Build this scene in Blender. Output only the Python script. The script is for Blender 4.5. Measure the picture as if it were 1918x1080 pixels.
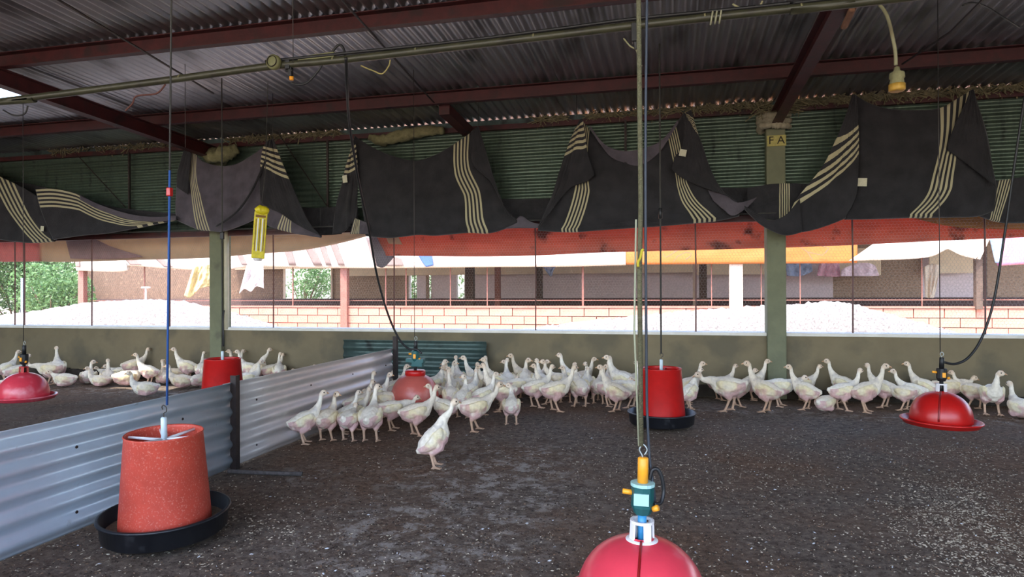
import bpy, bmesh, math, random
import numpy as np
from mathutils import Vector, Matrix, noise
for o in list(bpy.data.objects): bpy.data.objects.remove(o)
S = bpy.context.scene; COL = S.collection
random.seed(7); rng = np.random.default_rng(7)
PI = math.pi
# ------------------------------------------------------------ camera
F = 1230.0                                    # focal length in pixels of a 1918 px wide frame
YAW = math.radians(13.53)
cam = bpy.data.cameras.new('camera'); cam.sensor_width = 36; cam.lens = 36*F/1918; cam.clip_start = .02; cam.clip_end = 300
camo = bpy.data.objects.new('camera', cam); COL.objects.link(camo)
CM = Matrix.Translation((0, 0, 1)) @ Matrix.Rotation(YAW, 4, 'Z') @ Matrix.Rotation(math.radians(90.23), 4, 'X') @ Matrix.Rotation(math.radians(-.26), 4, 'Z')
camo.matrix_world = CM
S.camera = camo
# ------------------------------------------------------------ light, sky, exposure
w = bpy.data.worlds.new('sky'); S.world = w; w.use_nodes = True
nt = w.node_tree; nt.nodes.clear()
wo = nt.nodes.new('ShaderNodeOutputWorld'); bg = nt.nodes.new('ShaderNodeBackground'); sky = nt.nodes.new('ShaderNodeTexSky')
sky.sky_type = 'NISHITA'; sky.sun_disc = False; sky.sun_elevation = math.radians(65); sky.sun_rotation = math.radians(200); sky.dust_density = 2.5
bg.inputs['Strength'].default_value = .42
nt.links.new(sky.outputs[0], bg.inputs['Color']); nt.links.new(bg.outputs[0], wo.inputs['Surface'])
sl = bpy.data.lights.new('sun', 'SUN'); sl.energy = 2.6; sl.angle = math.radians(.6); sl.color = (1, .95, .86)
so = bpy.data.objects.new('sun', sl); COL.objects.link(so)
so.rotation_euler = Vector((-.24, -.43, 1.05)).to_track_quat('Z', 'Y').to_euler()   # shines from behind the camera, over the roof
S.view_settings.view_transform = 'Standard'; S.view_settings.look = 'None'; S.view_settings.gamma = 1
S.view_settings.use_curve_mapping = False; S.view_settings.exposure = 1.85
# ------------------------------------------------------------ helpers
CAM = Vector((0, 0, 1)); R3 = CM.to_3x3()
def ray(px, py): return R3 @ Vector(((px-959)/F, (540-py)/F, -1))
def on_y(px, py, Y): d = ray(px, py); return CAM + d*(Y/d.y)
def on_x(px, py, X): d = ray(px, py); return CAM + d*(X/d.x)
def on_z(px, py, Z=0): d = ray(px, py); return CAM + d*((Z-1)/d.z)
def at_depth(px, py, dep): return CAM + ray(px, py)*dep
def srgb(r, g, b): return tuple(((c/255)/12.92 if c/255 <= .04045 else ((c/255+.055)/1.055)**2.4) for c in (r, g, b))
MATS = {}
def mat(name, col, rough=.7, metal=0, var=0, var_scale=8, col2=None, bump=0, bump_scale=60, spec=.5, trans=0, stretch=None, detail=5, dirt=None, dirt_scale=2, dirt_at=.55):
    if name in MATS: return MATS[name]
    m = bpy.data.materials.new(name); m.use_nodes = True; n = m.node_tree.nodes; l = m.node_tree.links
    b = n['Principled BSDF']; b.inputs['Roughness'].default_value = rough; b.inputs['Metallic'].default_value = metal
    b.inputs['Specular IOR Level'].default_value = spec
    tc = n.new('ShaderNodeTexCoord'); src = tc.outputs['Object']
    if stretch:
        mp = n.new('ShaderNodeMapping'); mp.inputs['Scale'].default_value = stretch; l.new(src, mp.inputs[0]); src = mp.outputs[0]
    c1 = (*col, 1); out = None
    if var or col2:
        t = n.new('ShaderNodeTexNoise'); t.inputs['Scale'].default_value = var_scale; t.inputs['Detail'].default_value = detail; t.inputs['Roughness'].default_value = .65
        l.new(src, t.inputs['Vector'])
        r = n.new('ShaderNodeValToRGB'); r.color_ramp.elements[0].position = .35; r.color_ramp.elements[1].position = .65
        c2 = col2 or tuple(c*(1+var) for c in col)
        r.color_ramp.elements[0].color = (*(c*(1-var) for c in col), 1); r.color_ramp.elements[1].color = (*c2, 1)
        l.new(t.outputs['Fac'], r.inputs[0]); out = r.outputs[0]
    if dirt:
        t2 = n.new('ShaderNodeTexNoise'); t2.inputs['Scale'].default_value = dirt_scale; t2.inputs['Detail'].default_value = 8; l.new(src, t2.inputs['Vector'])
        r2 = n.new('ShaderNodeValToRGB'); r2.color_ramp.elements[0].position = dirt_at; r2.color_ramp.elements[1].position = dirt_at+.12
        l.new(t2.outputs['Fac'], r2.inputs[0])
        mx = n.new('ShaderNodeMixRGB'); l.new(r2.outputs[0], mx.inputs[0]); mx.inputs[2].default_value = (*dirt, 1)
        if out: l.new(out, mx.inputs[1])
        else: mx.inputs[1].default_value = c1
        out = mx.outputs[0]
    if out: l.new(out, b.inputs['Base Color'])
    else: b.inputs['Base Color'].default_value = c1
    if bump:
        t = n.new('ShaderNodeTexNoise'); t.inputs['Scale'].default_value = bump_scale; t.inputs['Detail'].default_value = 6; l.new(src, t.inputs['Vector'])
        bp = n.new('ShaderNodeBump'); bp.inputs['Strength'].default_value = bump; bp.inputs['Distance'].default_value = .01
        l.new(t.outputs['Fac'], bp.inputs['Height']); l.new(bp.outputs[0], b.inputs['Normal'])
    if trans:
        tr = n.new('ShaderNodeBsdfTranslucent'); ms = n.new('ShaderNodeMixShader'); ms.inputs[0].default_value = trans
        if out: l.new(out, tr.inputs[0])
        else: tr.inputs[0].default_value = c1
        o = n['Material Output']; l.new(b.outputs[0], ms.inputs[1]); l.new(tr.outputs[0], ms.inputs[2]); l.new(ms.outputs[0], o.inputs['Surface'])
    MATS[name] = m; return m
def tag(o, label=None, cat=None, group=None, kind=None, category=None):
    cat = cat or category
    if label: o['label'] = label
    if cat: o['category'] = cat
    if group: o['group'] = group
    if kind: o['kind'] = kind
    return o
def empty(name, loc=(0, 0, 0), rz=0, **k):
    o = bpy.data.objects.new(name, None); COL.objects.link(o); o.location = loc; o.rotation_euler = (0, 0, rz); o.empty_display_size = .1
    return tag(o, **k)
def link(name, me, parent=None, **k):
    o = bpy.data.objects.new(name, me); COL.objects.link(o)
    if parent: o.parent = parent
    return tag(o, **k)
class MB:
    def __init__(s): s.v = []; s.f = []; s.mi = []; s.m = 0
    def add(s, vs, fs):
        k = len(s.v); s.v += [tuple(p) for p in vs]; s.f += [tuple(i+k for i in f) for f in fs]; s.mi += [s.m]*len(fs); return s
    def box(s, c, d, M=None):
        x, y, z = d[0]/2, d[1]/2, d[2]/2
        vs = [Vector((sx*x, sy*y, sz*z)) for sz in (-1, 1) for sx, sy in ((-1, -1), (1, -1), (1, 1), (-1, 1))]
        if M: vs = [M @ p for p in vs]
        vs = [p+Vector(c) for p in vs]
        return s.add(vs, [(3, 2, 1, 0), (4, 5, 6, 7), (0, 1, 5, 4), (1, 2, 6, 5), (2, 3, 7, 6), (3, 0, 4, 7)])
    def beam(s, a, b, w, h, up=(0, 0, 1)):
        a = Vector(a); b = Vector(b); d = (b-a); L = d.length; d.normalize(); u = Vector(up); sd = d.cross(u).normalized(); u = sd.cross(d).normalized()
        M = Matrix((d, sd, u)).transposed()
        return s.box((a+b)/2, (L, w, h), M)
    def tube(s, pts, r, n=8, cap=True):
        pts = [Vector(p) for p in pts]; N = len(pts); rs = r if isinstance(r, (list, tuple)) else [r]*N
        u = None; rings = []
        for i, p in enumerate(pts):
            d = (pts[min(i+1, N-1)]-pts[max(i-1, 0)]).normalized()
            if u is None: u = d.orthogonal().normalized()
            else:
                u = u-d*u.dot(d); u = u.normalized() if u.length > 1e-6 else d.orthogonal().normalized()
            q = d.cross(u)
            rings.append([p+(u*math.cos(2*PI*k/n)+q*math.sin(2*PI*k/n))*rs[i] for k in range(n)])
        vs = [v for rg in rings for v in rg]
        fs = [(i*n+k, i*n+(k+1) % n, (i+1)*n+(k+1) % n, (i+1)*n+k) for i in range(N-1) for k in range(n)]
        if cap: fs += [tuple(range(n))[::-1], tuple((N-1)*n+k for k in range(n))]
        return s.add(vs, fs)
    def lathe(s, prof, n=40, M=None, c=(0, 0, 0)):
        vs = []; fs = []; c = Vector(c)
        for r, z in prof:
            for k in range(n):
                p = Vector((r*math.cos(2*PI*k/n), r*math.sin(2*PI*k/n), z))
                if M: p = M @ p
                vs.append(p+c)
        for i in range(len(prof)-1):
            for k in range(n): fs.append((i*n+k, i*n+(k+1) % n, (i+1)*n+(k+1) % n, (i+1)*n+k))
        return s.add(vs, fs)
    def loft(s, secs, n=14):       # secs: (centre, tangent, half width (y-ish), half height)
        vs = []; fs = []
        for c, t, a, b in secs:
            t = Vector(t).normalized(); sd = Vector((0, 0, 1)).cross(t)
            sd = sd.normalized() if sd.length > .2 else Vector((0, 1, 0))
            u = t.cross(sd).normalized()
            for k in range(n):
                an = 2*PI*k/n; vs.append(Vector(c)+sd*(a*math.cos(an))+u*(b*math.sin(an)))
        N = len(secs)
        for i in range(N-1):
            for k in range(n): fs.append((i*n+k, i*n+(k+1) % n, (i+1)*n+(k+1) % n, (i+1)*n+k))
        fs += [tuple(range(n))[::-1], tuple((N-1)*n+k for k in range(n))]
        return s.add(vs, fs)
    def mesh(s, name, mats, smooth=False):
        me = bpy.data.meshes.new(name); me.from_pydata(s.v, [], s.f)
        for m in (mats if isinstance(mats, (list, tuple)) else [mats]): me.materials.append(m)
        if any(s.mi): me.polygons.foreach_set('material_index', s.mi)
        if smooth: me.polygons.foreach_set('use_smooth', [True]*len(me.polygons))
        me.update(); return me
    def build(s, name, mats, parent=None, smooth=False, bevel=0, **k):
        o = link(name, s.mesh(name, mats, smooth), parent, **k)
        if bevel:
            b = o.modifiers.new('bevel', 'BEVEL'); b.width = bevel; b.segments = 2; b.limit_method = 'ANGLE'
        return o
def spline(pts, n=8):
    pts = [Vector(p) for p in pts]; P = [pts[0]]+pts+[pts[-1]]; out = []
    for i in range(1, len(P)-2):
        for k in range(n):
            t = k/n; a, b, c, d = P[i-1], P[i], P[i+1], P[i+2]
            out.append(.5*((2*b)+(c-a)*t+(2*a-5*b+4*c-d)*t*t+(3*b-a-3*c+d)*t**3))
    return out+[pts[-1]]
def grid_mesh(name, X, m, smooth=True, uv=None):
    """X: array (rows, cols, 3)"""
    R, C = X.shape[:2]; me = bpy.data.meshes.new(name)
    idx = np.arange(R*C).reshape(R, C)
    q = np.stack([idx[:-1, :-1], idx[:-1, 1:], idx[1:, 1:], idx[1:, :-1]], -1).reshape(-1, 4)
    me.vertices.add(R*C); me.vertices.foreach_set('co', X.reshape(-1).astype(np.float32))
    me.loops.add(q.size); me.loops.foreach_set('vertex_index', q.reshape(-1).astype(np.int32))
    me.polygons.add(len(q)); me.polygons.foreach_set('loop_start', np.arange(0, q.size, 4, dtype=np.int32)); 
    me.update(calc_edges=True); me.validate()
    if smooth: me.polygons.foreach_set('use_smooth', [True]*len(q))
    if uv is not None:
        u = me.uv_layers.new(name='UVMap'); u.data.foreach_set('uv', uv.reshape(-1, 2)[q.reshape(-1)].reshape(-1).astype(np.float32))
    me.materials.append(m); return me
def corr(name, L, W, m, pitch=.076, amp=.009, seg=8, ny=2, sag=0):
    """corrugated sheet: waves along local x (width W), flutes along local y (length L), origin at a corner"""
    n = int(W/pitch*seg)+1; x = np.linspace(0, W, n); y = np.linspace(0, L, ny)
    X, Y = np.meshgrid(x, y); Z = amp*np.cos(2*PI*X/pitch)
    return grid_mesh(name, np.stack([X, Y, Z], -1), m)
def solid(o, t, off=0):
    s = o.modifiers.new('solid', 'SOLIDIFY'); s.thickness = t; s.offset = off; return o
def facing(px, h):
    """rotation about z so that a thing's +x points along picture direction h (0 right, 90 away, 180 left, 270 to the camera) at column px"""
    d = ray(px, 545); return math.atan2(d.y, d.x)-PI/2+math.radians(h)
D = 6.47                                       # inner face of the far wall
def zroof(y): return 2.74+.035*(D-y)
# ------------------------------------------------------------ materials
galv = mat('galvanised_roof', srgb(160, 156, 158), .30, .8, .07, 3, stretch=(3, 1, 1), dirt=srgb(112, 108, 108), dirt_scale=.9, dirt_at=.5)
clad = mat('green_grey_sheet', srgb(88, 104, 90), .34, .5, .15, 4, stretch=(1, 6, 6), dirt=srgb(60, 68, 62), dirt_at=.58)
galv2 = mat('partition_sheet_blue_grey', srgb(200, 214, 228), .36, .3, .05, 5, dirt=srgb(140, 150, 156), dirt_scale=14, dirt_at=.68)
galv3 = mat('partition_sheet_warm_grey', srgb(206, 198, 194), .36, .3, .05, 5, dirt=srgb(140, 130, 126), dirt_scale=14, dirt_at=.68)
darkgreen = mat('dark_green_sheet', srgb(74, 92, 88), .45, .35, .25, 5, dirt=srgb(45, 50, 48), dirt_scale=5)
maroon = mat('maroon_paint', srgb(66, 21, 22), .55, 0, .25, 12, bump=.1, dirt=srgb(44, 22, 21), dirt_scale=7)
plaster = mat('olive_plaster', srgb(118, 106, 82), .9, 0, .08, 3, bump=.25, bump_scale=25, dirt=srgb(100, 92, 74), dirt_scale=2.5, dirt_at=.5)
column_paint = mat('column_green_paint', srgb(110, 112, 86), .7, 0, .12, 6, bump=.1, dirt=srgb(94, 94, 74), dirt_scale=5, dirt_at=.6)
sillw = mat('sill_cement', srgb(225, 220, 210), .9, 0, .08, 6, bump=.2)
iron = mat('dark_iron', srgb(48, 38, 36), .6, .3, .3, 30)
red_plastic = mat('red_plastic', srgb(180, 24, 22), .32, 0, .1, 14, bump=.03)
red_dusty = mat('dusty_orange_red_plastic', srgb(192, 70, 52), .55, 0, .14, 7, bump=.08, dirt=srgb(206, 116, 100), dirt_scale=150, dirt_at=.56)
pink_plastic = mat('faded_pink_red_plastic', srgb(214, 62, 78), .28, 0, .1, 5, dirt=srgb(226, 130, 140), dirt_scale=5, dirt_at=.56)
salmon_plastic = mat('faded_salmon_plastic', srgb(196, 96, 84), .35, 0, .1, 5, dirt=srgb(212, 140, 130), dirt_scale=6, dirt_at=.55)
black_plastic = mat('black_plastic', srgb(26, 27, 31), .38, 0, .2, 8, dirt=srgb(60, 60, 62), dirt_scale=12, dirt_at=.66)
green_plastic = mat('dark_green_plastic', srgb(24, 84, 84), .4)
blue_plastic = mat('blue_plastic', srgb(60, 140, 190), .35)
white_plastic = mat('white_plastic', srgb(225, 222, 222), .4, var=.06)
yellow_plastic = mat('yellow_plastic', srgb(238, 160, 40), .45, var=.08, var_scale=20)
rubber = mat('black_hose', srgb(24, 24, 26), .5)
blue_rope = mat('blue_rope', srgb(40, 78, 140), .8)
grey_rope = mat('grey_rope', srgb(66, 64, 60), .9, bump=.6, bump_scale=300)
yellow_rope = mat('olive_rope', srgb(100, 96, 68), .9, bump=.8, bump_scale=350, var=.2, var_scale=60)
wire_m = mat('thin_wire', srgb(70, 66, 64), .5, .5)
pipe_m = mat('olive_grey_pipe', srgb(56, 56, 40), .42, 0, .25, 9, dirt=srgb(46, 44, 34), dirt_scale=12)
straw_m = mat('dusty_cobweb_straw', srgb(120, 112, 84), .95, var=.35, var_scale=30, bump=.6, bump_scale=80)
wood_m = mat('pale_wood', srgb(128, 92, 70), .8, var=.2, var_scale=10)
# ============================================================ the setting
XL, XR, YB = -11.0, 7.6, -1.6
# floor of trodden litter
def floor_mat():
    m = bpy.data.materials.new('trodden_litter'); m.use_nodes = True; n = m.node_tree.nodes; l = m.node_tree.links; b = n['Principled BSDF']
    b.inputs['Roughness'].default_value = .95; b.inputs['Specular IOR Level'].default_value = .15
    tc = n.new('ShaderNodeTexCoord')
    def nz(s, d=6, r=.6):
        t = n.new('ShaderNodeTexNoise'); t.inputs['Scale'].default_value = s; t.inputs['Detail'].default_value = d; t.inputs['Roughness'].default_value = r; l.new(tc.outputs['Object'], t.inputs['Vector']); return t.outputs['Fac']
    def ramp(f, a, b_, ca, cb):
        r = n.new('ShaderNodeValToRGB'); r.color_ramp.elements[0].position = a; r.color_ramp.elements[1].position = b_; r.color_ramp.elements[0].color = (*ca, 1); r.color_ramp.elements[1].color = (*cb, 1); l.new(f, r.inputs[0]); return r.outputs[0]
    def mix(f, a, b_):
        x = n.new('ShaderNodeMixRGB'); l.new(f, x.inputs[0])
        for s_, v in ((1, a), (2, b_)):
            if isinstance(v, tuple): x.inputs[s_].default_value = (*v, 1)
            else: l.new(v, x.inputs[s_])
        return x.outputs[0]
    base = ramp(nz(26, 10, .75), .36, .66, srgb(70, 60, 53), srgb(138, 124, 112))
    brown = ramp(nz(34, 10, .75), .36, .66, srgb(78, 60, 48), srgb(142, 116, 96))
    c = mix(ramp(nz(.7, 3), .42, .6, (0, 0, 0), (1, 1, 1)), base, brown)
    # pale dried crust that lies in patches in front of the flock
    sp = n.new('ShaderNodeSeparateXYZ'); l.new(tc.outputs['Object'], sp.inputs[0])
    at = n.new('ShaderNodeAttribute'); at.attribute_name = 'crust'
    mu = n.new('ShaderNodeMath'); mu.operation = 'MULTIPLY'; l.new(at.outputs['Fac'], mu.inputs[0])
    l.new(ramp(nz(8, 10, .78), .50, .58, (0, 0, 0), (.8, .8, .8)), mu.inputs[1])
    c = mix(mu.outputs[0], c, srgb(176, 168, 160))
    c = mix(ramp(nz(120, 2), .68, .74, (0, 0, 0), (1, 1, 1)), c, srgb(190, 176, 150))
    l.new(c, b.inputs['Base Color'])
    bp = n.new('ShaderNodeBump'); bp.inputs['Strength'].default_value = .9; bp.inputs['Distance'].default_value = .012
    l.new(nz(42, 10, .75), bp.inputs['Height']); l.new(bp.outputs[0], b.inputs['Normal'])
    return m
nx, ny = 460, 230
gx = np.linspace(XL, XR, nx); gy = np.linspace(YB, D, ny); GX, GY = np.meshgrid(gx, gy)
GZ = np.zeros_like(GX)
for sc, am in ((1.3, .006), (4, .005), (11, .006)):
    GZ += am*np.array([noise.noise(Vector((a*sc, b*sc, sc))) for a, b in zip(GX.ravel(), GY.ravel())]).reshape(GX.shape)
floor_me = grid_mesh('floor', np.stack([GX, GY, GZ-.004], -1), floor_mat())
floor = link('floor', floor_me, kind='structure')
cr = floor_me.attributes.new('crust', 'FLOAT', 'POINT')
def blob(px, py, r, w=1.0):
    c = on_z(px, py); return w*np.exp(-(((GX-c.x)**2+(GY-c.y)**2)/r**2))
CR = blob(880, 900, .45)+blob(960, 850, .4)+blob(760, 990, .4)+blob(860, 1030, .3)+blob(560, 890, .2, .7)+blob(730, 1040, .3)+blob(1000, 930, .3, .6)
CR += .8*np.exp(-((GY-5.75)/.16)**2)*((GX > -.3))+.8*np.exp(-((GY-5.6)/.25)**2)*(GX < -2.2)
cr.data.foreach_set('value', np.clip(CR, 0, 1).ravel().astype(np.float32))
# far wall: low plastered wall, sill, mesh window, sheet cladding above
SILL = .584
wall = MB().box(((XL+XR)/2, D+.1, SILL/2-.05), (XR-XL, .2, SILL+.08)).build('wall_back', plaster, kind='structure', label='low olive plastered wall under the mesh opening')
MB().box(((XL+XR)/2, D+.11, SILL+.005), (XR-XL, .24, .03)).build('sill', sillw, wall, bevel=.006)
m = MB()
for a, b_, z0, z1 in ((XL, XR, 0, .13),):
    n_ = 160
    for i in range(n_):
        x0 = a+(b_-a)*i/n_; x1 = a+(b_-a)*(i+1)/n_; h0 = .09+.05*noise.noise(Vector((x0*1.7, 0, 3))); 
        m.box(((x0+x1)/2, D-.015, h0/2), (x1-x0+.01, .03+.01*math.sin(i*1.3), h0))
m.build('dirt_crust', mat('dark_wall_dirt', srgb(58, 50, 42), .95, var=.3, var_scale=10, bump=.5), wall)
other = MB().box((XL-.08, (YB+D)/2, 1.4), (.16, D-YB, 2.8)).build('wall_left', plaster, kind='structure')
MB().box((XR+.08, (YB+D)/2, 1.4), (.16, D-YB, 2.8)).build('wall_right', plaster, kind='structure')
MB().box(((XL+XR)/2, YB-.08, .3), (XR-XL, .16, .6)).build('wall_front', plaster, kind='structure')
# cladding sheets
CZ0, CZ1 = 1.69, 2.655
me1 = corr('cladding_sheet', 2.5, .52, clad, .064, .0085, 8)
cl = empty('wall_cladding', (0, 0, 0), kind='structure', label='green grey corrugated sheets of the upper wall')
for i in range(8):
    for j in range(2):
        o = link('cladding_sheet', me1, cl); o.location = (XL+i*2.4, D+.03+.006*j+.004*(i % 2), CZ0+j*.455)
        o.rotation_euler = Matrix(((0, 1, 0), (0, 0, 1), (1, 0, 0))).to_euler()      # flutes run along the wall
MB().box(((XL+XR)/2, D-.0, CZ1+.01), (XR-XL, .05, .05)).build('eave_beam', maroon, cl)
MB().box(((XL+XR)/2, D+.015, CZ1+.05), (XR-XL, .02, .085)).build('filler_board', darkgreen, cl)
MB().box(((XL+XR)/2, D+.02, CZ0-.02), (XR-XL, .05, .06)).build('lintel_beam', maroon, cl)
# columns
def col_at(px0, px1, name):
    a = on_y(px0, 560, D-.06); b_ = on_y(px1, 560, D-.06); c = (a.x+b_.x)/2
    o = MB().box((c, D+.03, 1.32), (b_.x-a.x, .18, 2.64)).build('trim_column', column_paint, kind='structure', bevel=.008, label=name)
    return o, c
c1, CX1 = col_at(392, 414, 'left green painted concrete column of the far wall')
c2, CX2 = col_at(1437, 1473, 'right green painted concrete column of the far wall')
MB().tube([(on_y(421, 560, D-.03).x, D-.0, SILL-.0), (on_y(421, 560, D-.03).x, D-.0, CZ0)], .028, 10).build('pale_window_post', mat('pale_post', srgb(196, 186, 160), .6, var=.1), wall, True, label='pale round post beside the left column')
# window 1: rods and wire netting
win = empty('window_1', (0, 0, 0), kind='structure', label='long mesh opening of the far wall')
for px in (28, 46, 172, 318, 512, 738, 1003, 1303, 1597, 1845):
    p = on_y(px, 560, D+.07)
    MB().tube([(p.x, D+.07, SILL), (p.x+.004, D+.07, 1.2), (p.x, D+.07, CZ0)], .0075, 6).build('window_rod', mat('rod', srgb(96, 62, 56), .6, var=.2), win)
def netting(x0, x1, z0, z1, y, s, r, name):
    dx = s*math.sqrt(3)/2; nxx = int((x1-x0)/dx); nz = int((z1-z0)/(s*.75))
    A = []; B = []
    I, J = np.meshgrid(np.arange(nxx), np.arange(nz))
    I = I.ravel(); J = J.ravel()
    cx = x0+(I+.5*(J % 2))*dx; cz = z0+J*s*.75
    t = s/2
    def e(ax, az, bx, bz): A.append(np.stack([cx+ax, cz+az], -1)); B.append(np.stack([cx+bx, cz+bz], -1))
    e(-dx/2, -t/2, -dx/2, t/2); e(-dx/2, t/2, 0, t); e(0, t, dx/2, t/2)
    A = np.concatenate(A); B = np.concatenate(B); N = len(A)
    d = B-A; d /= np.linalg.norm(d, axis=1, keepdims=True); nn = np.stack([-d[:, 1], d[:, 0]], -1)
    V = np.zeros((N, 6, 3))
    for k in range(3):
        an = 2*PI*k/3; off = nn*(r*math.cos(an)); yo = r*math.sin(an)
        for e_, P in ((0, A), (1, B)):
            V[:, e_*3+k, 0] = P[:, 0]+off[:, 0]; V[:, e_*3+k, 2] = P[:, 1]+off[:, 1]; V[:, e_*3+k, 1] = y+yo
    base = (np.arange(N)*6)[:, None, None]
    Q = np.array([[0, 1, 4, 3], [1, 2, 5, 4], [2, 0, 3, 5]])[None]+base
    q = Q.reshape(-1, 4); me = bpy.data.meshes.new(name); me.vertices.add(N*6); me.vertices.foreach_set('co', V.reshape(-1).astype(np.float32))
    me.loops.add(q.size); me.loops.foreach_set('vertex_index', q.reshape(-1).astype(np.int32)); me.polygons.add(len(q)); me.polygons.foreach_set('loop_start', np.arange(0, q.size, 4, dtype=np.int32)); me.update(calc_edges=True)
    return me
nm = netting(on_y(-60, 560, D).x, on_y(1980, 560, D).x, SILL+.02, CZ0, D+.09, .034, .0007, 'wire_netting'); nm.materials.append(mat('netting_wire', srgb(165, 160, 155), .45, .6))
link('wire_netting', nm, win, kind='stuff')
# roof: sheets lie side by side in three rows, flutes run down to the eave
roof = empty('ceiling', (0, 0, 0), kind='structure', label='corrugated metal sheet roof seen from below')
slope = -math.atan(.035)
rows = ((YB-.5, 1.75), (1.55, 4.15), (3.98, D+.42))
for j, (ya, yb) in enumerate(rows):
    me = corr('roof_sheet', (yb-ya)/math.cos(slope), .85, galv, .077, .0125, 12, 3)
    for i in range(25):
        if j == 2 and i == 6:      # a torn sheet lets a patch of sky and sun through
            for a_, b_ in ((ya, 4.58), (4.86, yb)):
                o = link('roof_sheet', corr('torn_sheet', (b_-a_)/math.cos(slope), .85, galv, .077, .0125, 12, 3), roof); o.location = (XL-.1+i*.77, a_, zroof(a_)+.0145); o.rotation_euler = (slope, 0, 0)
            continue
        o = link('roof_sheet', me, roof); o.location = (XL-.1+i*.77, ya, zroof(ya)+.012+.008*(2-j)+.0025*(i % 2)); o.rotation_euler = (slope, 0, 0)
def purlin(Y, h=.11, w_=.055):
    zt = zroof(Y)-.0; mb = MB()
    mb.box(((XL+XR)/2, Y, zt-h/2), (XR-XL, .006, h)); mb.box(((XL+XR)/2, Y-w_/2, zt-.003), (XR-XL, w_, .006)); mb.box(((XL+XR)/2, Y-w_/2, zt-h+.003), (XR-XL, w_, .006))
    return mb.build('roof_purlin', maroon, roof)
for Y in (.1, 2.35, 3.98, 5.54): purlin(Y)
def rafter(X, ya, yb, w_=.09, h=.13, dz=-.11):
    mb = MB()
    za, zb = zroof(ya)+dz, zroof(yb)+dz
    for dzz, hh, ww in ((-.004, .008, w_), (-h+.004, .008, w_)): mb.beam((X, ya, za+dzz), (X, yb, zb+dzz), ww, hh)
    mb.beam((X, ya, za-h/2), (X, yb, zb-h/2), .008, h)
    return mb.build('roof_rafter', maroon, roof)
rafter(CX1, YB-.3, D-.05); rafter(CX2, YB-.3, D-.05); rafter(CX1-4.6, YB-.3, D-.05); rafter(CX2+3.6, YB-.3, D-.05)
# short brace in the middle bay
a = on_y(832, 205, 5.6); b_ = on_y(876, 246, D-.1)
MB().beam(a, b_, .1, .09).build('roof_brace', maroon, roof)
# tension rods under the roof
for (p, q, dd1, dd2) in (((90, -12), (400, 175), 3.3, 5.3), ((630, -12), (820, 200), 3.5, 6.0), ((1780, 60), (1690, 120), 4.0, 4.8), ((1860, -20), (1780, 60), 3.2, 4.0)):
    MB().tube([at_depth(*p, dd1), at_depth(*q, dd2)], .007, 6).build('tie_rod', iron, roof)
# uprights behind the cladding line
for px in (241, 613, 1172):
    p = on_y(px, 350, D-.03); MB().box((p.x, D-.02, (CZ0+CZ1)/2), (.022, .02, CZ1-CZ0)).build('cladding_upright', iron, cl)
for p, q in (((515, 240), (612, 385)), ((140, 285), (235, 388))):
    MB().tube([on_y(*p, D-.1), on_y(*q, D-.05)], .006, 6).build('stay_wire', iron, cl)
# straw and cobwebs stuffed in the eave gap
mb = MB(); r_ = random.Random(3)
def tuft(mb, x0, x1, y, z, n, sp=.03):
    for i in range(n):
        x = r_.uniform(x0, x1); p = Vector((x, y+r_.uniform(-.03, .03), z+r_.uniform(-.4, 1)*sp)); d = Vector((r_.uniform(-1, 1), r_.uniform(-.4, .4), r_.uniform(-.5, .5))).normalized()*r_.uniform(.03, .09)
        mb.tube([p-d, p+Vector((0, 0, r_.uniform(-.01, .01))), p+d], r_.uniform(.002, .007), 4)
for x0p, x1p, n in ((430, 640, 260), (1000, 1060, 60), (1100, 1280, 160), (1290, 1440, 240), (1490, 1640, 330), (1640, 1918, 420), (100, 380, 200)):
    tuft(mb, on_y(x0p, 240, D).x, on_y(x1p, 240, D).x, D-.03, CZ1+.045, n)
mb.build('eave_straw', straw_m, cl, kind='stuff')
# crumpled sacking packed under the eave
def rag_roll(name, pts, r, m, parent, seed=1, n=14, amp=.35, **k):
    path = spline(pts, 8); N = len(path); vs = []; fs = []
    mb = MB(); rs = [r*(.55+.5*math.sin(PI*min(1, max(0, i/(N-1)))))*(1+.25*noise.noise(Vector((i*.7, seed, 0)))) for i in range(N)]
    mb.tube(path, rs, n)
    v2 = []
    for i, p in enumerate(mb.v):
        q = Vector(p); c = path[min(i//n, N-1)]; nn = noise.noise(q*14+Vector((seed, 0, 0)))+.6*noise.noise(q*34)
        v2.append(tuple(c+(q-c)*(1+amp*nn)))
    mb.v = v2
    return mb.build(name, m, parent, True, **k)
sack = mat('dirty_sacking', srgb(122, 118, 84), .95, var=.3, var_scale=12, bump=.4, bump_scale=90)
rag_roll('sacking_roll', [on_y(692, 258, D-.07), on_y(720, 262, D-.08), on_y(760, 252, D-.08), on_y(800, 246, D-.07), on_y(832, 244, D-.06)], .06, sack, cl, 4, label='dirty sacking packed under the eave')
rag_roll('sacking_roll', [on_y(380, 285, D-.1), on_y(400, 292, D-.16), on_y(425, 286, D-.14), on_y(445, 278, D-.1)], .085, sack, cl, 5, label='sacking wrapped round the left column top')
wrap = mat('cloth_wrap', srgb(150, 142, 120), .95, var=.25, var_scale=14, bump=.4, bump_scale=80)
for k, z in enumerate((2.50, 2.545, 2.59)):
    pts = [Vector((CX2+.125*math.cos(t), D+.0+.13*math.sin(t), z+.012*math.sin(2*t+k))) for t in np.linspace(0, 2*PI, 17)]
    rag_roll('cloth_wrap', pts, .036, wrap, c2, 8+k, 10, .3, label='twisted pale cloth tied round the column top')
tuftm = MB(); tuft(tuftm, CX2-.2, CX2+.2, D-.1, 2.62, 90, .06); tuftm.build('cobweb_straw', straw_m, c2, kind='stuff')
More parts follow.
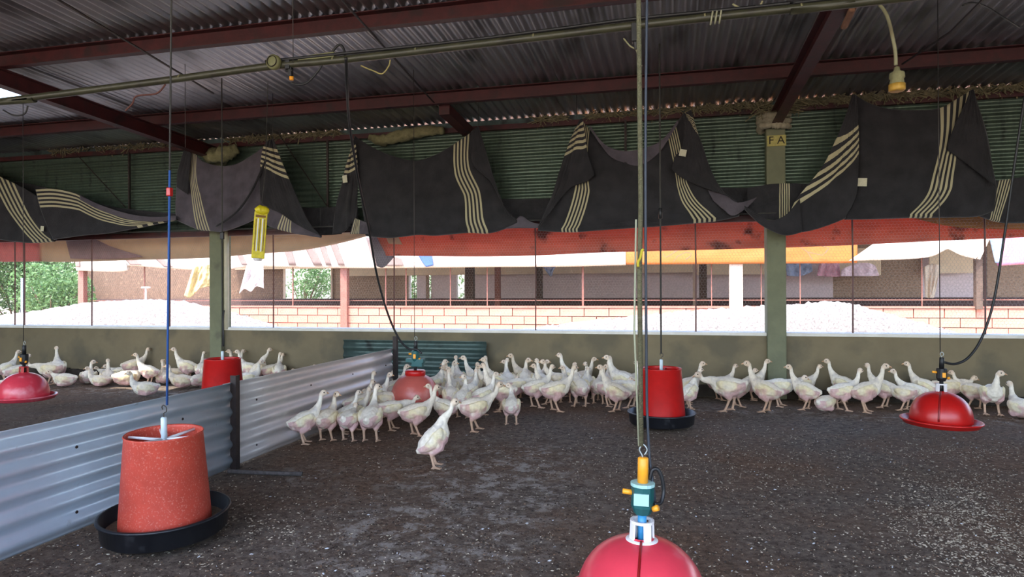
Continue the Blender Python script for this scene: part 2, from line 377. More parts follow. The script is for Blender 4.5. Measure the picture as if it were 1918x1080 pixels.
# number plate on the right column
pl = MB().box((CX2+.005, D-.065, 2.365), (.165, .012, .10)).build('plate', mat('yellowish_plate', srgb(170, 160, 92), .7, var=.15, var_scale=40), c2, bevel=.012, label='yellowish plate lettered FA')
def text_mesh(txt, size, m, parent, loc, rot, name='lettering', ext=.002):
    cu = bpy.data.curves.new('txt', 'FONT'); cu.body = txt; cu.size = size; cu.extrude = ext; cu.align_x = 'CENTER'; cu.align_y = 'CENTER'
    t = bpy.data.objects.new('txt', cu); COL.objects.link(t); bpy.context.view_layer.update()
    me = bpy.data.meshes.new_from_object(t.evaluated_get(bpy.context.evaluated_depsgraph_get())); bpy.data.objects.remove(t)
    me.materials.clear(); me.materials.append(m); o = link(name, me, parent); o.location = loc; o.rotation_euler = rot; return o
text_mesh('F A', .10, mat('dark_paint', srgb(40, 36, 24), .8), pl, (CX2+.005, D-.073, 2.365), (PI/2, 0, 0))
# ============================================================ cloth patches (Coons surfaces)
def polyl(pts, t):
    pts = [Vector(p) for p in pts]; L = [0]
    for a, b in zip(pts, pts[1:]): L.append(L[-1]+(b-a).length)
    d = t*L[-1]
    for i in range(len(pts)-1):
        if d <= L[i+1]+1e-9: return pts[i].lerp(pts[i+1], (d-L[i])/max(1e-9, L[i+1]-L[i]))
    return pts[-1]
def smooth_poly(pts): return spline([Vector((p[0], p[1], 0)) for p in pts], 5) if len(pts) > 2 else [Vector((p[0], p[1], 0)) for p in pts]
def band_at(b, t):
    """b = list of (t, s0, s1)"""
    for (ta, a0, a1), (tb, b0, b1) in zip(b, b[1:]):
        if ta <= t <= tb: k = (t-ta)/max(1e-9, tb-ta); return a0+(b0-a0)*k, a1+(b1-a1)*k
    return (-9, -8)
def cloth(name, top, bottom, left=None, right=None, Y=D-.14, bulge=0, folds=(.012, 9), m=None, parent=None, bands=(), hbands=(), nu=90, nv=50, thick=.007, hem=0, seed=0, tilt=0, sg=0, **k):
    left = left or [top[0], bottom[0]]; right = right or [top[-1], bottom[-1]]
    T, B, Lf, Rt = smooth_poly(top), smooth_poly(bottom), smooth_poly(left), smooth_poly(right)
    X = np.zeros((nv+1, nu+1, 3)); UV = np.full((nv+1, nu+1, 2), -3.0)
    Tp = [polyl(T, i/nu) for i in range(nu+1)]; Bp = [polyl(B, i/nu) for i in range(nu+1)]
    Lp = [polyl(Lf, j/nv) for j in range(nv+1)]; Rp = [polyl(Rt, j/nv) for j in range(nv+1)]
    for j in range(nv+1):
        t = j/nv
        for i in range(nu+1):
            s = i/nu
            p = Tp[i]*(1-t)+Bp[i]*t+Lp[j]*(1-s)+Rp[j]*s-(Tp[0]*(1-s)*(1-t)+Tp[-1]*s*(1-t)+Bp[0]*(1-s)*t+Bp[-1]*s*t)
            f = folds[0]*(math.sin(s*folds[1]*1.0+seed+2.2*t)*.6+1.3*noise.noise(Vector((s*folds[1]*.55+seed, t*1.3, seed))))*(1-.3*t)
            f += folds[0]*.9*noise.noise(Vector((s*7+seed+t*2, t*2.5, 2)))+folds[0]*.35*noise.noise(Vector((s*20+seed, t*9, 5)))
            f += sg*abs(math.sin((t*3.2-4*(s-.5)**2*1.5)*PI))**2*math.sin(PI*s)*t
            y = Y-bulge*math.sin(PI*min(1, max(0, t)))*math.sin(PI*s)**.5-f-tilt*t
            q = on_y(p.x, p.y, y)
            X[j, i] = q
            u = None                            # band coordinate; every second band runs mirrored so that neighbours meet outside 0..1
            for n_, (b, q0, q1) in enumerate([(b, s, t) for b in bands]+[(b, t, s) for b in hbands]):
                a0, a1 = band_at(b, q1); c = (q0-a0)/(a1-a0) if a1 != a0 else -3
                if n_ % 2: c = 1-c
                if u is None or abs(c-.5) < abs(u-.5): u = c
            if u is None: u = -3
            UV[j, i] = (max(-2, min(3, u)), t)
    if hem:                                    # the lower edge rolls under and back up behind
        ex = []; exu = []
        for k_ in range(1, 9):
            a = k_/8*PI*1.1; row = X[-1].copy(); row[:, 1] += hem*(1-math.cos(a)); row[:, 2] += -hem*math.sin(a)*.9+(hem*.6*max(0, k_-4)/4); ex.append(row); exu.append(UV[-1].copy())
        X = np.concatenate([X, np.array(ex)]); UV = np.concatenate([UV, np.array(exu)])
    me = grid_mesh(name, X, m or blanket_m, True, UV); o = link(name, me, parent, **k); solid(o, thick, 0)
    return o
def blanket_mat(name, base, stripe):
    m = bpy.data.materials.new(name); m.use_nodes = True; n = m.node_tree.nodes; l = m.node_tree.links; b = n['Principled BSDF']
    b.inputs['Roughness'].default_value = .95; b.inputs['Specular IOR Level'].default_value = .1; b.inputs['Sheen Weight'].default_value = .15
    uv = n.new('ShaderNodeUVMap'); sp = n.new('ShaderNodeSeparateXYZ'); l.new(uv.outputs[0], sp.inputs[0])
    def mt(op, a, v=None):
        x = n.new('ShaderNodeMath'); x.operation = op; l.new(a, x.inputs[0])
        if v is not None:
            if isinstance(v, (int, float)): x.inputs[1].default_value = v
            else: l.new(v, x.inputs[1])
        return x.outputs[0]
    u = sp.outputs[0]; ins = mt('MULTIPLY', mt('GREATER_THAN', u, 0.0), mt('LESS_THAN', u, 1.0))
    fr = mt('LESS_THAN', mt('FRACT', mt('MULTIPLY', u, 4.5)), .5)
    mask = mt('MULTIPLY', ins, fr)
    tc = n.new('ShaderNodeTexCoord'); t = n.new('ShaderNodeTexNoise'); t.inputs['Scale'].default_value = 7; t.inputs['Detail'].default_value = 9; l.new(tc.outputs['Object'], t.inputs[0])
    r = n.new('ShaderNodeValToRGB'); r.color_ramp.elements[0].position = .35; r.color_ramp.elements[1].position = .7; r.color_ramp.elements[0].color = (*base, 1); r.color_ramp.elements[1].color = (*(c*1.5 for c in base), 1); l.new(t.outputs['Fac'], r.inputs[0])
    mx = n.new('ShaderNodeMixRGB'); l.new(mask, mx.inputs[0]); l.new(r.outputs[0], mx.inputs[1]); mx.inputs[2].default_value = (*stripe, 1); l.new(mx.outputs[0], b.inputs['Base Color'])
    t2 = n.new('ShaderNodeTexNoise'); t2.inputs['Scale'].default_value = 90; l.new(tc.outputs['Object'], t2.inputs[0])
    bp = n.new('ShaderNodeBump'); bp.inputs['Strength'].default_value = .5; bp.inputs['Distance'].default_value = .006; l.new(t2.outputs['Fac'], bp.inputs['Height']); l.new(bp.outputs[0], b.inputs['Normal'])
    MATS[name] = m; return m
blanket_m = blanket_mat('charcoal_blanket_wool', srgb(44, 43, 45), srgb(176, 168, 136))
blanket_g = blanket_mat('grey_and_lit_blanket_wool', srgb(76, 71, 77), srgb(176, 168, 136))  # grey wool; on the lower folds its lighter tone paints in light from outside
tagm = mat('care_tag', srgb(200, 196, 170), .8, var=.1, var_scale=60)
def care_tag(px, py, Y, parent, w_=.045, h=.06, a=.1):
    o = MB().box((0, 0, 0), (w_, .003, h)).build('care_tag', tagm, parent); o.location = on_y(px, py, Y); o.rotation_euler = (0, a, 0); return o
red_tarp = mat('red_tarp', srgb(206, 116, 92), .6, var=.12, var_scale=2, trans=.5, dirt=srgb(120, 60, 46), dirt_scale=5, dirt_at=.58)
ochre_tarp = mat('ochre_tarp', srgb(206, 156, 96), .6, var=.15, var_scale=3, trans=.45)
beige_tarp = mat('beige_tarp', srgb(206, 176, 144), .7, var=.08, var_scale=3, trans=.4)
mauve_tarp = mat('mauve_tarp', srgb(176, 140, 138), .7, var=.1, trans=.35)
pink_tarp = mat('pink_tarp', srgb(214, 130, 122), .7, var=.1, trans=.4)
white_tarp = mat('white_tarp', srgb(240, 232, 222), .7, var=.04, trans=.4)
# ============================================================ outside
gravel = mat('white_gravel', srgb(116, 110, 108), .9, 0, .45, 30, bump=.5, bump_scale=40)
earth = mat('pale_earth', srgb(176, 158, 140), .95, 0, .15, 2, bump=.3)
MB().box((0, 25+D+.25, -.06), (90, 50, .1)).build('ground', earth, kind='structure')
MB().box((0, -12+YB, -.06), (90, 23.7, .1)).build('ground_behind', earth, kind='structure')
def heap(name, crest, Y, half, m, label, seed):
    pts = [on_y(px, py, Y) for px, py in crest]
    xs = np.array([p.x for p in pts]); zs = np.array([p.z for p in pts])
    gx = np.linspace(xs[0], xs[-1], 260); gz = np.interp(gx, xs, zs); k = np.ones(15)/15; gz = np.convolve(np.pad(gz, 7, 'edge'), k, 'valid')
    gy = np.linspace(-1, 1, 40); A = np.zeros((40, 260, 3))
    for i, v in enumerate(gy):
        for j in range(260):
            e = (1-abs(v)**1.5); h = gz[j]*e; n_ = noise.noise(Vector((gx[j]*9, v*half*9, seed)))*.03+noise.noise(Vector((gx[j]*26, v*half*26, seed)))*.02
            A[i, j] = (gx[j], Y+v*half, max(-.03, h+n_*(1 if h > .02 else 0)))
    A[:, 0, 2] = -.03; A[:, -1, 2] = -.03
    return link(name, grid_mesh(name, A, m, True), label=label, category='gravel heap')
heap('gravel_heap', [(-60, 600), (0, 591), (60, 583), (110, 576), (160, 567), (230, 562), (300, 560), (360, 567), (400, 577), (450, 590), (520, 612), (560, 628)], 8.9, 1.1, gravel, 'long white gravel heap outside the mesh at the left', 1)
heap('gravel_heap', [(940, 640), (970, 618), (1078, 603), (1160, 594), (1240, 586), (1340, 578), (1440, 571), (1487, 569), (1569, 562), (1610, 572), (1700, 598), (1770, 616), (1800, 628)], 8.8, 1.1, gravel, 'white gravel heap outside the mesh at the right, with a high peak', 2)
# ---- the opposite barn
YO = 11.2
barn = empty('poultry_barn', (0, YO, 0), label='opposite open sided barn with a salmon painted block wall', category='barn')
brick_m = mat('salmon_block', srgb(182, 128, 112), .9, 0, .09, 6, bump=.25)
mortar = mat('mortar', srgb(150, 104, 92), .95)
capm = mat('salmon_cap', srgb(168, 112, 98), .9, 0, .1, 5)
xb0 = on_y(152, 560, YO).x; xb1 = 8.4
def loc_build(mb, name, m, **k):
    o = mb.build(name, m, barn, **k); o.location = (0, -YO, 0); return o
zt = on_y(959, 573, YO).z
lw = loc_build(MB().box(((xb0+xb1)/2, YO+.09, zt/2-.02), (xb1-xb0, .13, zt-.04)), 'low_wall', mortar)
MB().box(((xb0+xb1)/2, YO+.07, zt-.012), (xb1-xb0, .20, .03)).build('coping', capm, lw)
BW, BH = .42, .145
bmesh_ = MB().box((0, 0, 0), (BW-.014, .05, BH-.012)).mesh('brick', brick_m)
row = 0; z = zt-.03-BH/2
for row in range(4):
    x = xb0+BW/2+(BW/2 if row % 2 else 0)
    while x < xb1-BW/2:
        o = link('brick', bmesh_, lw); o.location = (x, YO+.01+random.uniform(-.004, .004), z); x += BW
    z -= BH
wood_red = mat('red_brown_post', srgb(140, 92, 80), .7, 0, .15, 8)
pale_post = mat('pale_painted_post', srgb(190, 168, 150), .7, 0, .08, 6)
brown_post = mat('dark_brown_post', srgb(86, 70, 60), .8, 0, .2, 8)
shade = mat('brown_shade_net', srgb(150, 126, 108), .95, 0, .3, 22, bump=.3, dirt=srgb(176, 150, 126), dirt_scale=16, dirt_at=.62)
shade_grey = mat('grey_shade_net', srgb(206, 190, 192), .95, 0, .12, 26)
dark_in = mat('dark_far_wall', srgb(84, 66, 64), .95, 0, .35, 30)
def post(x0p, x1p, Y, z0, z1, m, d=.1):
    a = on_y(x0p, 560, Y).x; b = on_y(x1p, 560, Y).x; return loc_build(MB().box(((a+b)/2, Y, (z0+z1)/2), (b-a, d, z1-z0)), 'post', m)
post(150, 160, YO-.03, 0, 2.5, wood_red); post(640, 652, YO-.03, 0, 2.5, wood_red); post(1366, 1391, YO-.03, .5, 2.5, pale_post)
post(1826, 1838, YO-.03, .7, 2.5, brown_post)
for px in (270, 548, 722, 760, 843, 912, 1092, 1090, 1332, 1425, 1498, 1726): post(px, px+1.6, YO+.05, zt, 2.3, wood_red, .02)
loc_build(MB().box(((xb0+xb1)/2, YO+.05, zt+.10), (xb1-xb0, .012, .012)), 'rail', wood_red)
# far side of that barn
YQ = 16.2
zc = on_y(959, 558, YQ).z; zcur = on_y(959, 518, YQ).z
xq0, xq1 = on_y(140, 560, YQ).x, on_y(2060, 560, YQ).x
loc_build(MB().box(((xq0+xq1)/2, YQ, zc/2), (xq1-xq0, .15, zc)), 'far_low_wall', dark_in)
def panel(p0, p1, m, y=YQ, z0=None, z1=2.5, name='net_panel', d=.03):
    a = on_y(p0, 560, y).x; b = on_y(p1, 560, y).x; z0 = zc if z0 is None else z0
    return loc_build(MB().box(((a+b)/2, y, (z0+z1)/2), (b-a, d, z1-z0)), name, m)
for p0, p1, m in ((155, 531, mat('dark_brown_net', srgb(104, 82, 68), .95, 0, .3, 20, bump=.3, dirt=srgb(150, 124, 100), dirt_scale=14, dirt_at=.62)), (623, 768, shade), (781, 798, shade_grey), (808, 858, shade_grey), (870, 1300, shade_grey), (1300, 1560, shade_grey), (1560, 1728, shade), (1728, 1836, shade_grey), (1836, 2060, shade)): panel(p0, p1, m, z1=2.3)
for p0, p1, m in ((531, 535, pale_post), (620, 623, pale_post), (766, 770, white_plastic), (798, 804, shade), (855, 858, white_plastic)): panel(p0, p1, m, y=YQ-.05)
for p0, p1, m, y in ((873, 888, brown_post, 14.2), (1005, 1016, brown_post, 15.6), (928, 937, wood_red, 15.2), (1310, 1324, brown_post, 14.2), (1298, 1304, pale_post, 14.6), (1832, 1846, brown_post, 13.5)): panel(p0, p1, m, y=y, z0=0, name='inner_post', d=.14)
mbc = MB()
cream = mat('cream_curtain', srgb(240, 222, 196), .8, var=.05, trans=.35)
for p0, p1, yt, yb in ((440, 700, 500, 505), (650, 1300, 499, 517), (1300, 1500, 499, 515), (1740, 1830, 499, 512), (1555, 1650, 495, 516)):
    p0w = on_y(p0, yb, YQ-.3); p1w = on_y(p1, yb, YQ-.3)
    o = loc_build(MB().box(((p0w.x+p1w.x)/2, YQ-.3, p0w.z+.3), (p1w.x-p0w.x, .03, .6)), 'rolled_curtain', cream, bevel=.01)
# roof and ends of that barn
me = corr('barn_roof_sheet', YQ-YO+1.2, 1.2, galv, .077, .01, 4, 2)
x = xb0-.2
while x < 9:
    o = link('barn_roof_sheet', me, barn); o.location = (x, -.5, 2.62); x += 1.15
loc_build(MB().box(((xb0+9)/2, YO-.03, 2.55), (9-xb0, .08, .12)), 'eave_beam', wood_red)
# front curtains of that barn
YC = YO-.12
orange = mat('orange_tarp', srgb(206, 132, 66), .6, 0, .06, 3, trans=.3)
def curtain(p, y, m, name, **k):
    return cloth(name, [(a, c) for a, c, d in p], [(a, d) for a, c, d in p], Y=y, m=m, folds=(.02, 12), nu=90, nv=16, thick=.004, hem=.04, **k)
oc = curtain([(1168, 385, 491), (1300, 385, 490), (1430, 385, 489), (1560, 385, 488), (1606, 385, 487)], YC, orange, 'tarp_curtain', label='orange tarpaulin curtain on the opposite barn with pen scrawls', cat='tarpaulin')
wc = curtain([(560, 385, 497), (700, 385, 498), (900, 385, 496), (1050, 385, 495), (1172, 385, 492)], YC-.02, white_tarp, 'tarp_curtain', label='white tarpaulin curtain in the middle of the opposite barn', cat='tarpaulin')
w2 = cloth('tarp_curtain', [(1600, 385), (1700, 385), (1858, 385)], [(1590, 488), (1640, 487), (1700, 485), (1745, 480), (1770, 468), (1778, 467), (1800, 478), (1828, 485)], left=[(1600, 385), (1665, 430), (1630, 460), (1590, 488)], right=[(1858, 385), (1858, 430), (1845, 460), (1828, 485)], Y=YC-.05, m=white_tarp, folds=(.02, 8), nu=80, nv=20, thick=.004, label='white tarpaulin curtain at the right of the orange one, lifted in a peak', cat='tarpaulin')
w3 = curtain([(142, 385, 503), (200, 385, 505), (237, 385, 503), (240, 385, 494), (310, 385, 499), (400, 385, 503), (440, 385, 499), (480, 385, 495), (560, 385, 497), (600, 385, 497)], YC-.02, white_tarp, 'tarp_curtain', label='white and grey striped tarpaulin curtain of the opposite barn at the left', cat='tarpaulin')
stripe_m = mat('grey_brown_stripe', srgb(150, 128, 120), .7, var=.1, trans=.2)
for q in (((530, 440), (548, 497), 13), ((568, 440), (596, 497), 16), ((596, 440), (616, 497), 10), ((622, 450), (640, 497), 12), ((690, 445), (706, 497), 9), ((143, 480), (146, 500), 8), ((240, 480), (255, 496), 22), ((446, 470), (458, 496), 10), ((290, 476), (316, 500), 16)):
    (xa_, ya_), (xb_, yb_), ww = q
    cloth('stripe', [(xa_-ww/2, ya_), (xa_+ww/2, ya_)], [(xb_-ww/2, yb_), (xb_+ww/2, yb_)], Y=YC-.07, m=stripe_m, parent=w3 if xb_ < 600 else wc, nu=6, nv=8, thick=.003, folds=(.004, 2))
cloth('blue_patch', [(779, 470), (808, 470)], [(798, 500), (812, 497)], left=[(779, 470), (788, 486), (798, 500)], Y=YC-.09, m=mat('blue_tarp', srgb(70, 100, 150), .7, var=.1), parent=wc, nu=10, nv=10, thick=.003, folds=(.003, 2))
cloth('grey_patch', [(712, 470), (752, 484)], [(722, 498), (756, 497)], Y=YC-.06, m=stripe_m, parent=wc, nu=10, nv=8, thick=.003, folds=(.003, 2))
scr = mat('pen_scrawl', srgb(120, 104, 84), .8)
for pl_ in (((1242, 475), (1248, 482), (1272, 467)), ((1260, 465), (1264, 471)), ((1262, 489), (1270, 479), (1285, 472), (1295, 474), (1294, 479), (1284, 486))): MB().tube([on_y(x_, y_, YC-.08) for x_, y_ in pl_], .006, 4).build('pen_scrawl', scr, oc)
for pl_ in (((1498, 462), (1512, 471), (1522, 487)), ((1514, 472), (1540, 478), (1553, 464), (1532, 459)), ((1546, 474), (1553, 464))): MB().tube([on_y(x_, y_, YC-.08) for x_, y_ in pl_], .006, 4).build('pen_scrawl', scr, oc)
pk = curtain([(1872, 370, 493), (1900, 370, 491), (1990, 370, 486)], YC-.05, mat('pink_sheet', srgb(228, 160, 190), .8, var=.1, trans=.35), 'hanging_cloth', label='pink cloth hanging on the opposite barn at the right edge', cat='cloth')
cloth('blue_band', [(1850, 432), (1878, 432)], [(1864, 492), (1876, 493)], Y=YC-.1, m=mat('blue_white_cloth', srgb(140, 160, 190), .8, var=.3, var_scale=20), parent=pk, nu=10, nv=14, thick=.003, folds=(.005, 2))
# frame boards at the right end
loc_build(MB().beam(on_y(1858, 432, YC-.2), on_y(1833, 485, YC-.2), .03, .03), 'frame_board', pale_post)
# rags and laundry
def rag(name, top, bottom, Y, m, label, **k): return cloth(name, top, bottom, Y=Y, m=m, nu=40, nv=30, thick=.004, folds=(.03, 9), label=label, cat='cloth', **k)
rag('hanging_cloth', [(362, 500), (376, 497), (394, 495)], [(345, 553), (356, 557), (375, 540), (394, 536)], 9.9, mat('yellow_rag', srgb(226, 206, 150), .9, var=.12, trans=.3), 'yellowish ragged cloth hanging outside, left of the left column')
rag('hanging_cloth', [(462, 497), (478, 494), (493, 492)], [(448, 550), (458, 541), (470, 546), (480, 536), (494, 540)], 9.9, mat('white_rag', srgb(236, 226, 222), .9, var=.06, trans=.3), 'white torn cloth hanging outside, right of the left column')
rag('laundry', [(1470, 492), (1500, 492), (1520, 493)], [(1474, 516), (1500, 517), (1522, 508)], 15.6, mat('blue_grey_cloth', srgb(150, 162, 190), .9, var=.15), 'blue grey laundry hanging inside the opposite barn')
rag('laundry', [(1535, 490), (1562, 490), (1572, 489)], [(1530, 516), (1553, 518), (1574, 518)], 15.5, mat('pink_check_cloth', srgb(214, 160, 176), .9, var=.25, var_scale=14), 'pink chequered laundry inside the opposite barn')
rag('laundry', [(1575, 505), (1600, 494), (1625, 492), (1640, 497)], [(1575, 517), (1600, 517), (1625, 517), (1647, 516)], 15.4, mat('white_pink_cloth', srgb(238, 214, 224), .9, var=.08), 'white and pink laundry inside the opposite barn')
rag('laundry', [(1730, 500), (1745, 494), (1762, 496)], [(1733, 557), (1745, 558), (1750, 557)], 13.8, mat('cream_rag', srgb(226, 208, 186), .9, var=.08), 'cream cloth hanging in a narrowing strip inside the opposite barn')
rag('laundry', [(1008, 496), (1030, 496), (1050, 495)], [(1018, 500), (1032, 518), (1038, 500)], 14.5, mat('blue_grey_cloth', srgb(150, 162, 190), .9), 'small blue grey cloth corner inside the opposite barn')
# t shaped stake and post in the yard
st = MB(); a = on_y(273, 538, 9.6); st.box((a.x, 9.6, a.z/2), (.022, .022, a.z)); st.box((a.x, 9.6, a.z), (.16, .04, .022)); st.build('stake', white_plastic, label='white t shaped stake in the gravel at the left', category='stake')
a = on_y(42, 520, 9.4); MB().box((a.x, 9.4, a.z/2), (.045, .03, a.z)).build('fence_post', mat('weathered_metal', srgb(150, 156, 164), .5, .4), label='grey metal post in the gravel at the left edge', category='post')
# ---- shrubs and trees beyond
leafA = mat('leaf_dark', srgb(70, 96, 50), .6, 0, .35, 4, trans=.25); leafB = mat('leaf_bright', srgb(92, 124, 74), .55, 0, .3, 4, trans=.35); barkm = mat('bark', srgb(98, 80, 64), .9, 0, .2, 10)
def shrub(px, Y, rx, h, n, m, label, seed, z0=.1, name='shrub', cat='shrub', ls=.05):
    r = np.random.default_rng(seed); c = on_y(px, 560, Y); root = empty(name, (c.x, Y, 0), label=label, cat=cat)
    k = int(n*.6); lobes = [(r.uniform(-rx*.6, rx*.6), r.uniform(-rx*.6, rx*.6), r.uniform(.35, .85)*h, r.uniform(.25, .5)*rx) for _ in range(11)]
    P = []
    for i in range(n):
        lb = lobes[i % len(lobes)]; d = r.normal(size=3); d /= np.linalg.norm(d); P.append((lb[0]+d[0]*lb[3]*1.2, lb[1]+d[1]*lb[3]*1.2, max(z0, lb[2]+d[2]*lb[3]*1.5)))
    P = np.array(P); A = r.normal(size=(n, 3)); A /= np.linalg.norm(A, axis=1, keepdims=True); B = np.cross(A, r.normal(size=(n, 3))); B /= np.linalg.norm(B, axis=1, keepdims=True)
    s = ls*r.uniform(.6, 1.3, (n, 1)); V = np.stack([P-A*s, P+B*s*.45, P+A*s, P-B*s*.45], 1).reshape(-1, 3)
    me = bpy.data.meshes.new('foliage'); q = np.arange(n*4, dtype=np.int32); me.vertices.add(n*4); me.vertices.foreach_set('co', V.ravel().astype(np.float32)); me.loops.add(n*4); me.loops.foreach_set('vertex_index', q); me.polygons.add(n); me.polygons.foreach_set('loop_start', q[::4].copy()); me.update(calc_edges=True)
    me.materials.append(m); link('foliage', me, root, kind='stuff')
    mb = MB()
    for lb in lobes: mb.tube([(0, 0, -.05), (lb[0]*.4, lb[1]*.4, lb[2]*.5), (lb[0], lb[1], lb[2])], [.03, .02, .008], 5)
    mb.build('stem', barkm, root, True)
shrub(95, 13.5, 1.0, 1.6, 5000, leafB, 'bright green leafy bush left of the opposite barn', 1)
shrub(96, 15, .8, 1.5, 4000, leafB, 'smaller bright bush close to the corner of the opposite barn', 5)
shrub(30, 15, 1.5, 2.4, 9000, leafA, 'tall dark leafy tree at the left edge outside', 2, name='tree', cat='tree')
shrub(-90, 14, 1.6, 2.6, 7000, leafA, 'dark tree beyond the left edge of the window', 3, name='tree', cat='tree')
shrub(570, 19.5, 1.3, 2.2, 5000, leafB, 'green bush seen through the window opening of the opposite barn', 4)
shrub(800, 20.5, 1.5, 2.2, 5000, leafA, 'green bush seen through the narrow far opening of the opposite barn', 6)
shrub(60, 21, 3.0, 4.5, 9000, leafA, 'large tree far behind the bushes at the left', 7, name='tree', cat='tree', ls=.09)
# ============================================================ partition
PX = on_z(425, 880).x
Ypost = on_z(428, 878).y
Yend = on_x(735, 650, PX).y
def on_px(px): return on_x(px, 700, PX).y
part = empty('sheet_partition', (PX, Ypost, 0), label='low corrugated metal partition dividing the two pens', category='partition')


MR = Matrix(((0, 0, -1), (0, 1, 0), (1, 0, 0)))
for ya, yb, m, dx, lb in ((-.9, Ypost+.03, galv2, .012, 'near blue grey corrugated sheet'), (Ypost-.06, Yend, galv3, 0, 'far warm grey corrugated sheet')):
    me = corr('corrugated_sheet', yb-ya, .485, m, .091, .0115, 12, 6)
    o = link('corrugated_sheet', me, part, label=lb); o.rotation_euler = MR.to_euler(); o.location = (dx, ya-Ypost, .004); solid(o, .0015)
for y, lean in ((Ypost, 0), (Yend-.01, 0)):
    mb = MB(); h = .53 if y < 5 else .60
    mb.box((.026, y-Ypost, h/2), (.035, .006, h)); mb.box((.042, y-Ypost+.015, h/2), (.006, .035, h)); mb.build('angle_iron_post', iron, part)
mb = MB()
for y, z in [(u, v) for u in np.linspace(.4, Yend-.2, 9) for v in (.09, .36)]:
    mb.lathe([(.0, .004), (.006, .003), (.007, 0)], 8, Matrix.Rotation(PI/2, 3, 'Y'), (.026, y-Ypost, z))
mb.build('rivets', iron, part)
# loose dark green sheet leaning on the far wall
xa, xb = on_y(645, 640, D-.06).x, on_y(912, 640, D-.06).x
me = corr('leaning_sheet', xb-xa, .49, darkgreen, .091, .0115, 10, 8)
o = link('corrugated_sheet', me); solid(o, .0015); o.rotation_euler = Matrix(((0, 1, 0), (0, 0, 1), (1, 0, 0))).to_euler(); o.location = (xa, D-.08, 0.003); o.rotation_euler.rotate_axis('Y', 0)
tag(o, 'dark green corrugated sheet leaning against the far wall behind the salmon drinker', 'metal sheet')
# debris at the foot of the partition
a = on_z(432, 884, .012)
MB().tube(spline([on_z(428, 882, .012), on_z(470, 884, .014), on_z(520, 886, .012), on_z(566, 887, .01)], 6), [.012]*19, 8).build('dirty_stick', mat('dirty_stick', srgb(84, 78, 76), .9, var=.3, var_scale=40, bump=.6), None, True, label='dirty grey stick on the litter at the foot of the partition post', cat='stick')
# ============================================================ feeders
def feeder(loc, m_hop, label, s=1.0, tilt=(0, 0), rz=0, spider=True):
    r = empty('tube_feeder', loc, rz, label=label, cat='feeder'); r.rotation_euler = (tilt[0], tilt[1], rz); r.scale = (s, s, s)
    MB().lathe([(.0, .004), (.15, 0), (.215, .0), (.228, .010), (.236, .082), (.240, .084), (.242, .079), (.245, .080), (.243, .088), (.232, .089), (.222, .016), (.19, .012), (.16, .03), (.10, .06), (0, .09)], 64).build('feed_pan', black_plastic, r, True)
    MB().lathe([(.166, .03), (.170, .03), (.169, .06), (.143, .395), (.146, .40), (.1435, .404), (.139, .40), (.139, .39), (.163, .06), (.160, .03)], 64).build('hopper', m_hop, r, True)
    mb = MB()
    for k in range(6):
        an = k*PI/3+.3; d = Vector((math.cos(an), math.sin(an), 0))
        mb.tube([Vector((0, 0, .372)), d*.08+Vector((0, 0, .380)), d*.143+Vector((0, 0, .386))], [.008, .006, .006], 6)
    mb.build('spider_bracket', white_plastic if spider else m_hop, r, True)
    mb = MB(); mb.tube([(0, 0, .09), (0, 0, .345)], .006, 8); mb.build('centre_rod', iron, r, True)
    mb = MB(); mb.lathe([(0, .355), (.012, .355), (.012, .46), (.008, .465), (0, .465)], 12); mb.build('hanger_tube', mat('clear_tube', srgb(190, 205, 212), .25, var=.1), r, True)
    hk = [Vector((0, 0, z)) if k in (0, 1, 4) else Vector((x, 0, z)) for k, (x, z) in enumerate(((0, .46), (0, .48), (.012, .487), (.013, .503), (0, .513), (-.008, .505), (-.004, .495)))]
    MB().tube(spline(hk, 4), .0022, 6).build('wire_hook', wire_m, r, True)
    MB().lathe([(0, .0), (.10, .0), (.17, .0), (.22, -.002), (.21, -.02), (0, -.02)], 32, None, (0, 0, .034)).build('feed', mat('mash_feed', srgb(120, 104, 84), 1, var=.25, var_scale=90, bump=.5, bump_scale=300), r)
    return r
P1 = at_depth(311, 985, 2.66); P1.z = .035
f1 = feeder(P1, red_dusty, 'large dusty orange red tube feeder in a black pan, nearest at lower left', tilt=(math.radians(2.0), math.radians(.6)))
P2 = at_depth(1239, 780, 4.77); P2.z = .035
f2 = feeder(P2, red_plastic, 'bright red tube feeder in a black pan beside the flock, right of the middle', spider=False)
P3 = at_depth(417, 745, 5.5); P3.z = .045
f3 = feeder(P3, red_plastic, 'red tube feeder standing behind the partition in the left pen', spider=False)
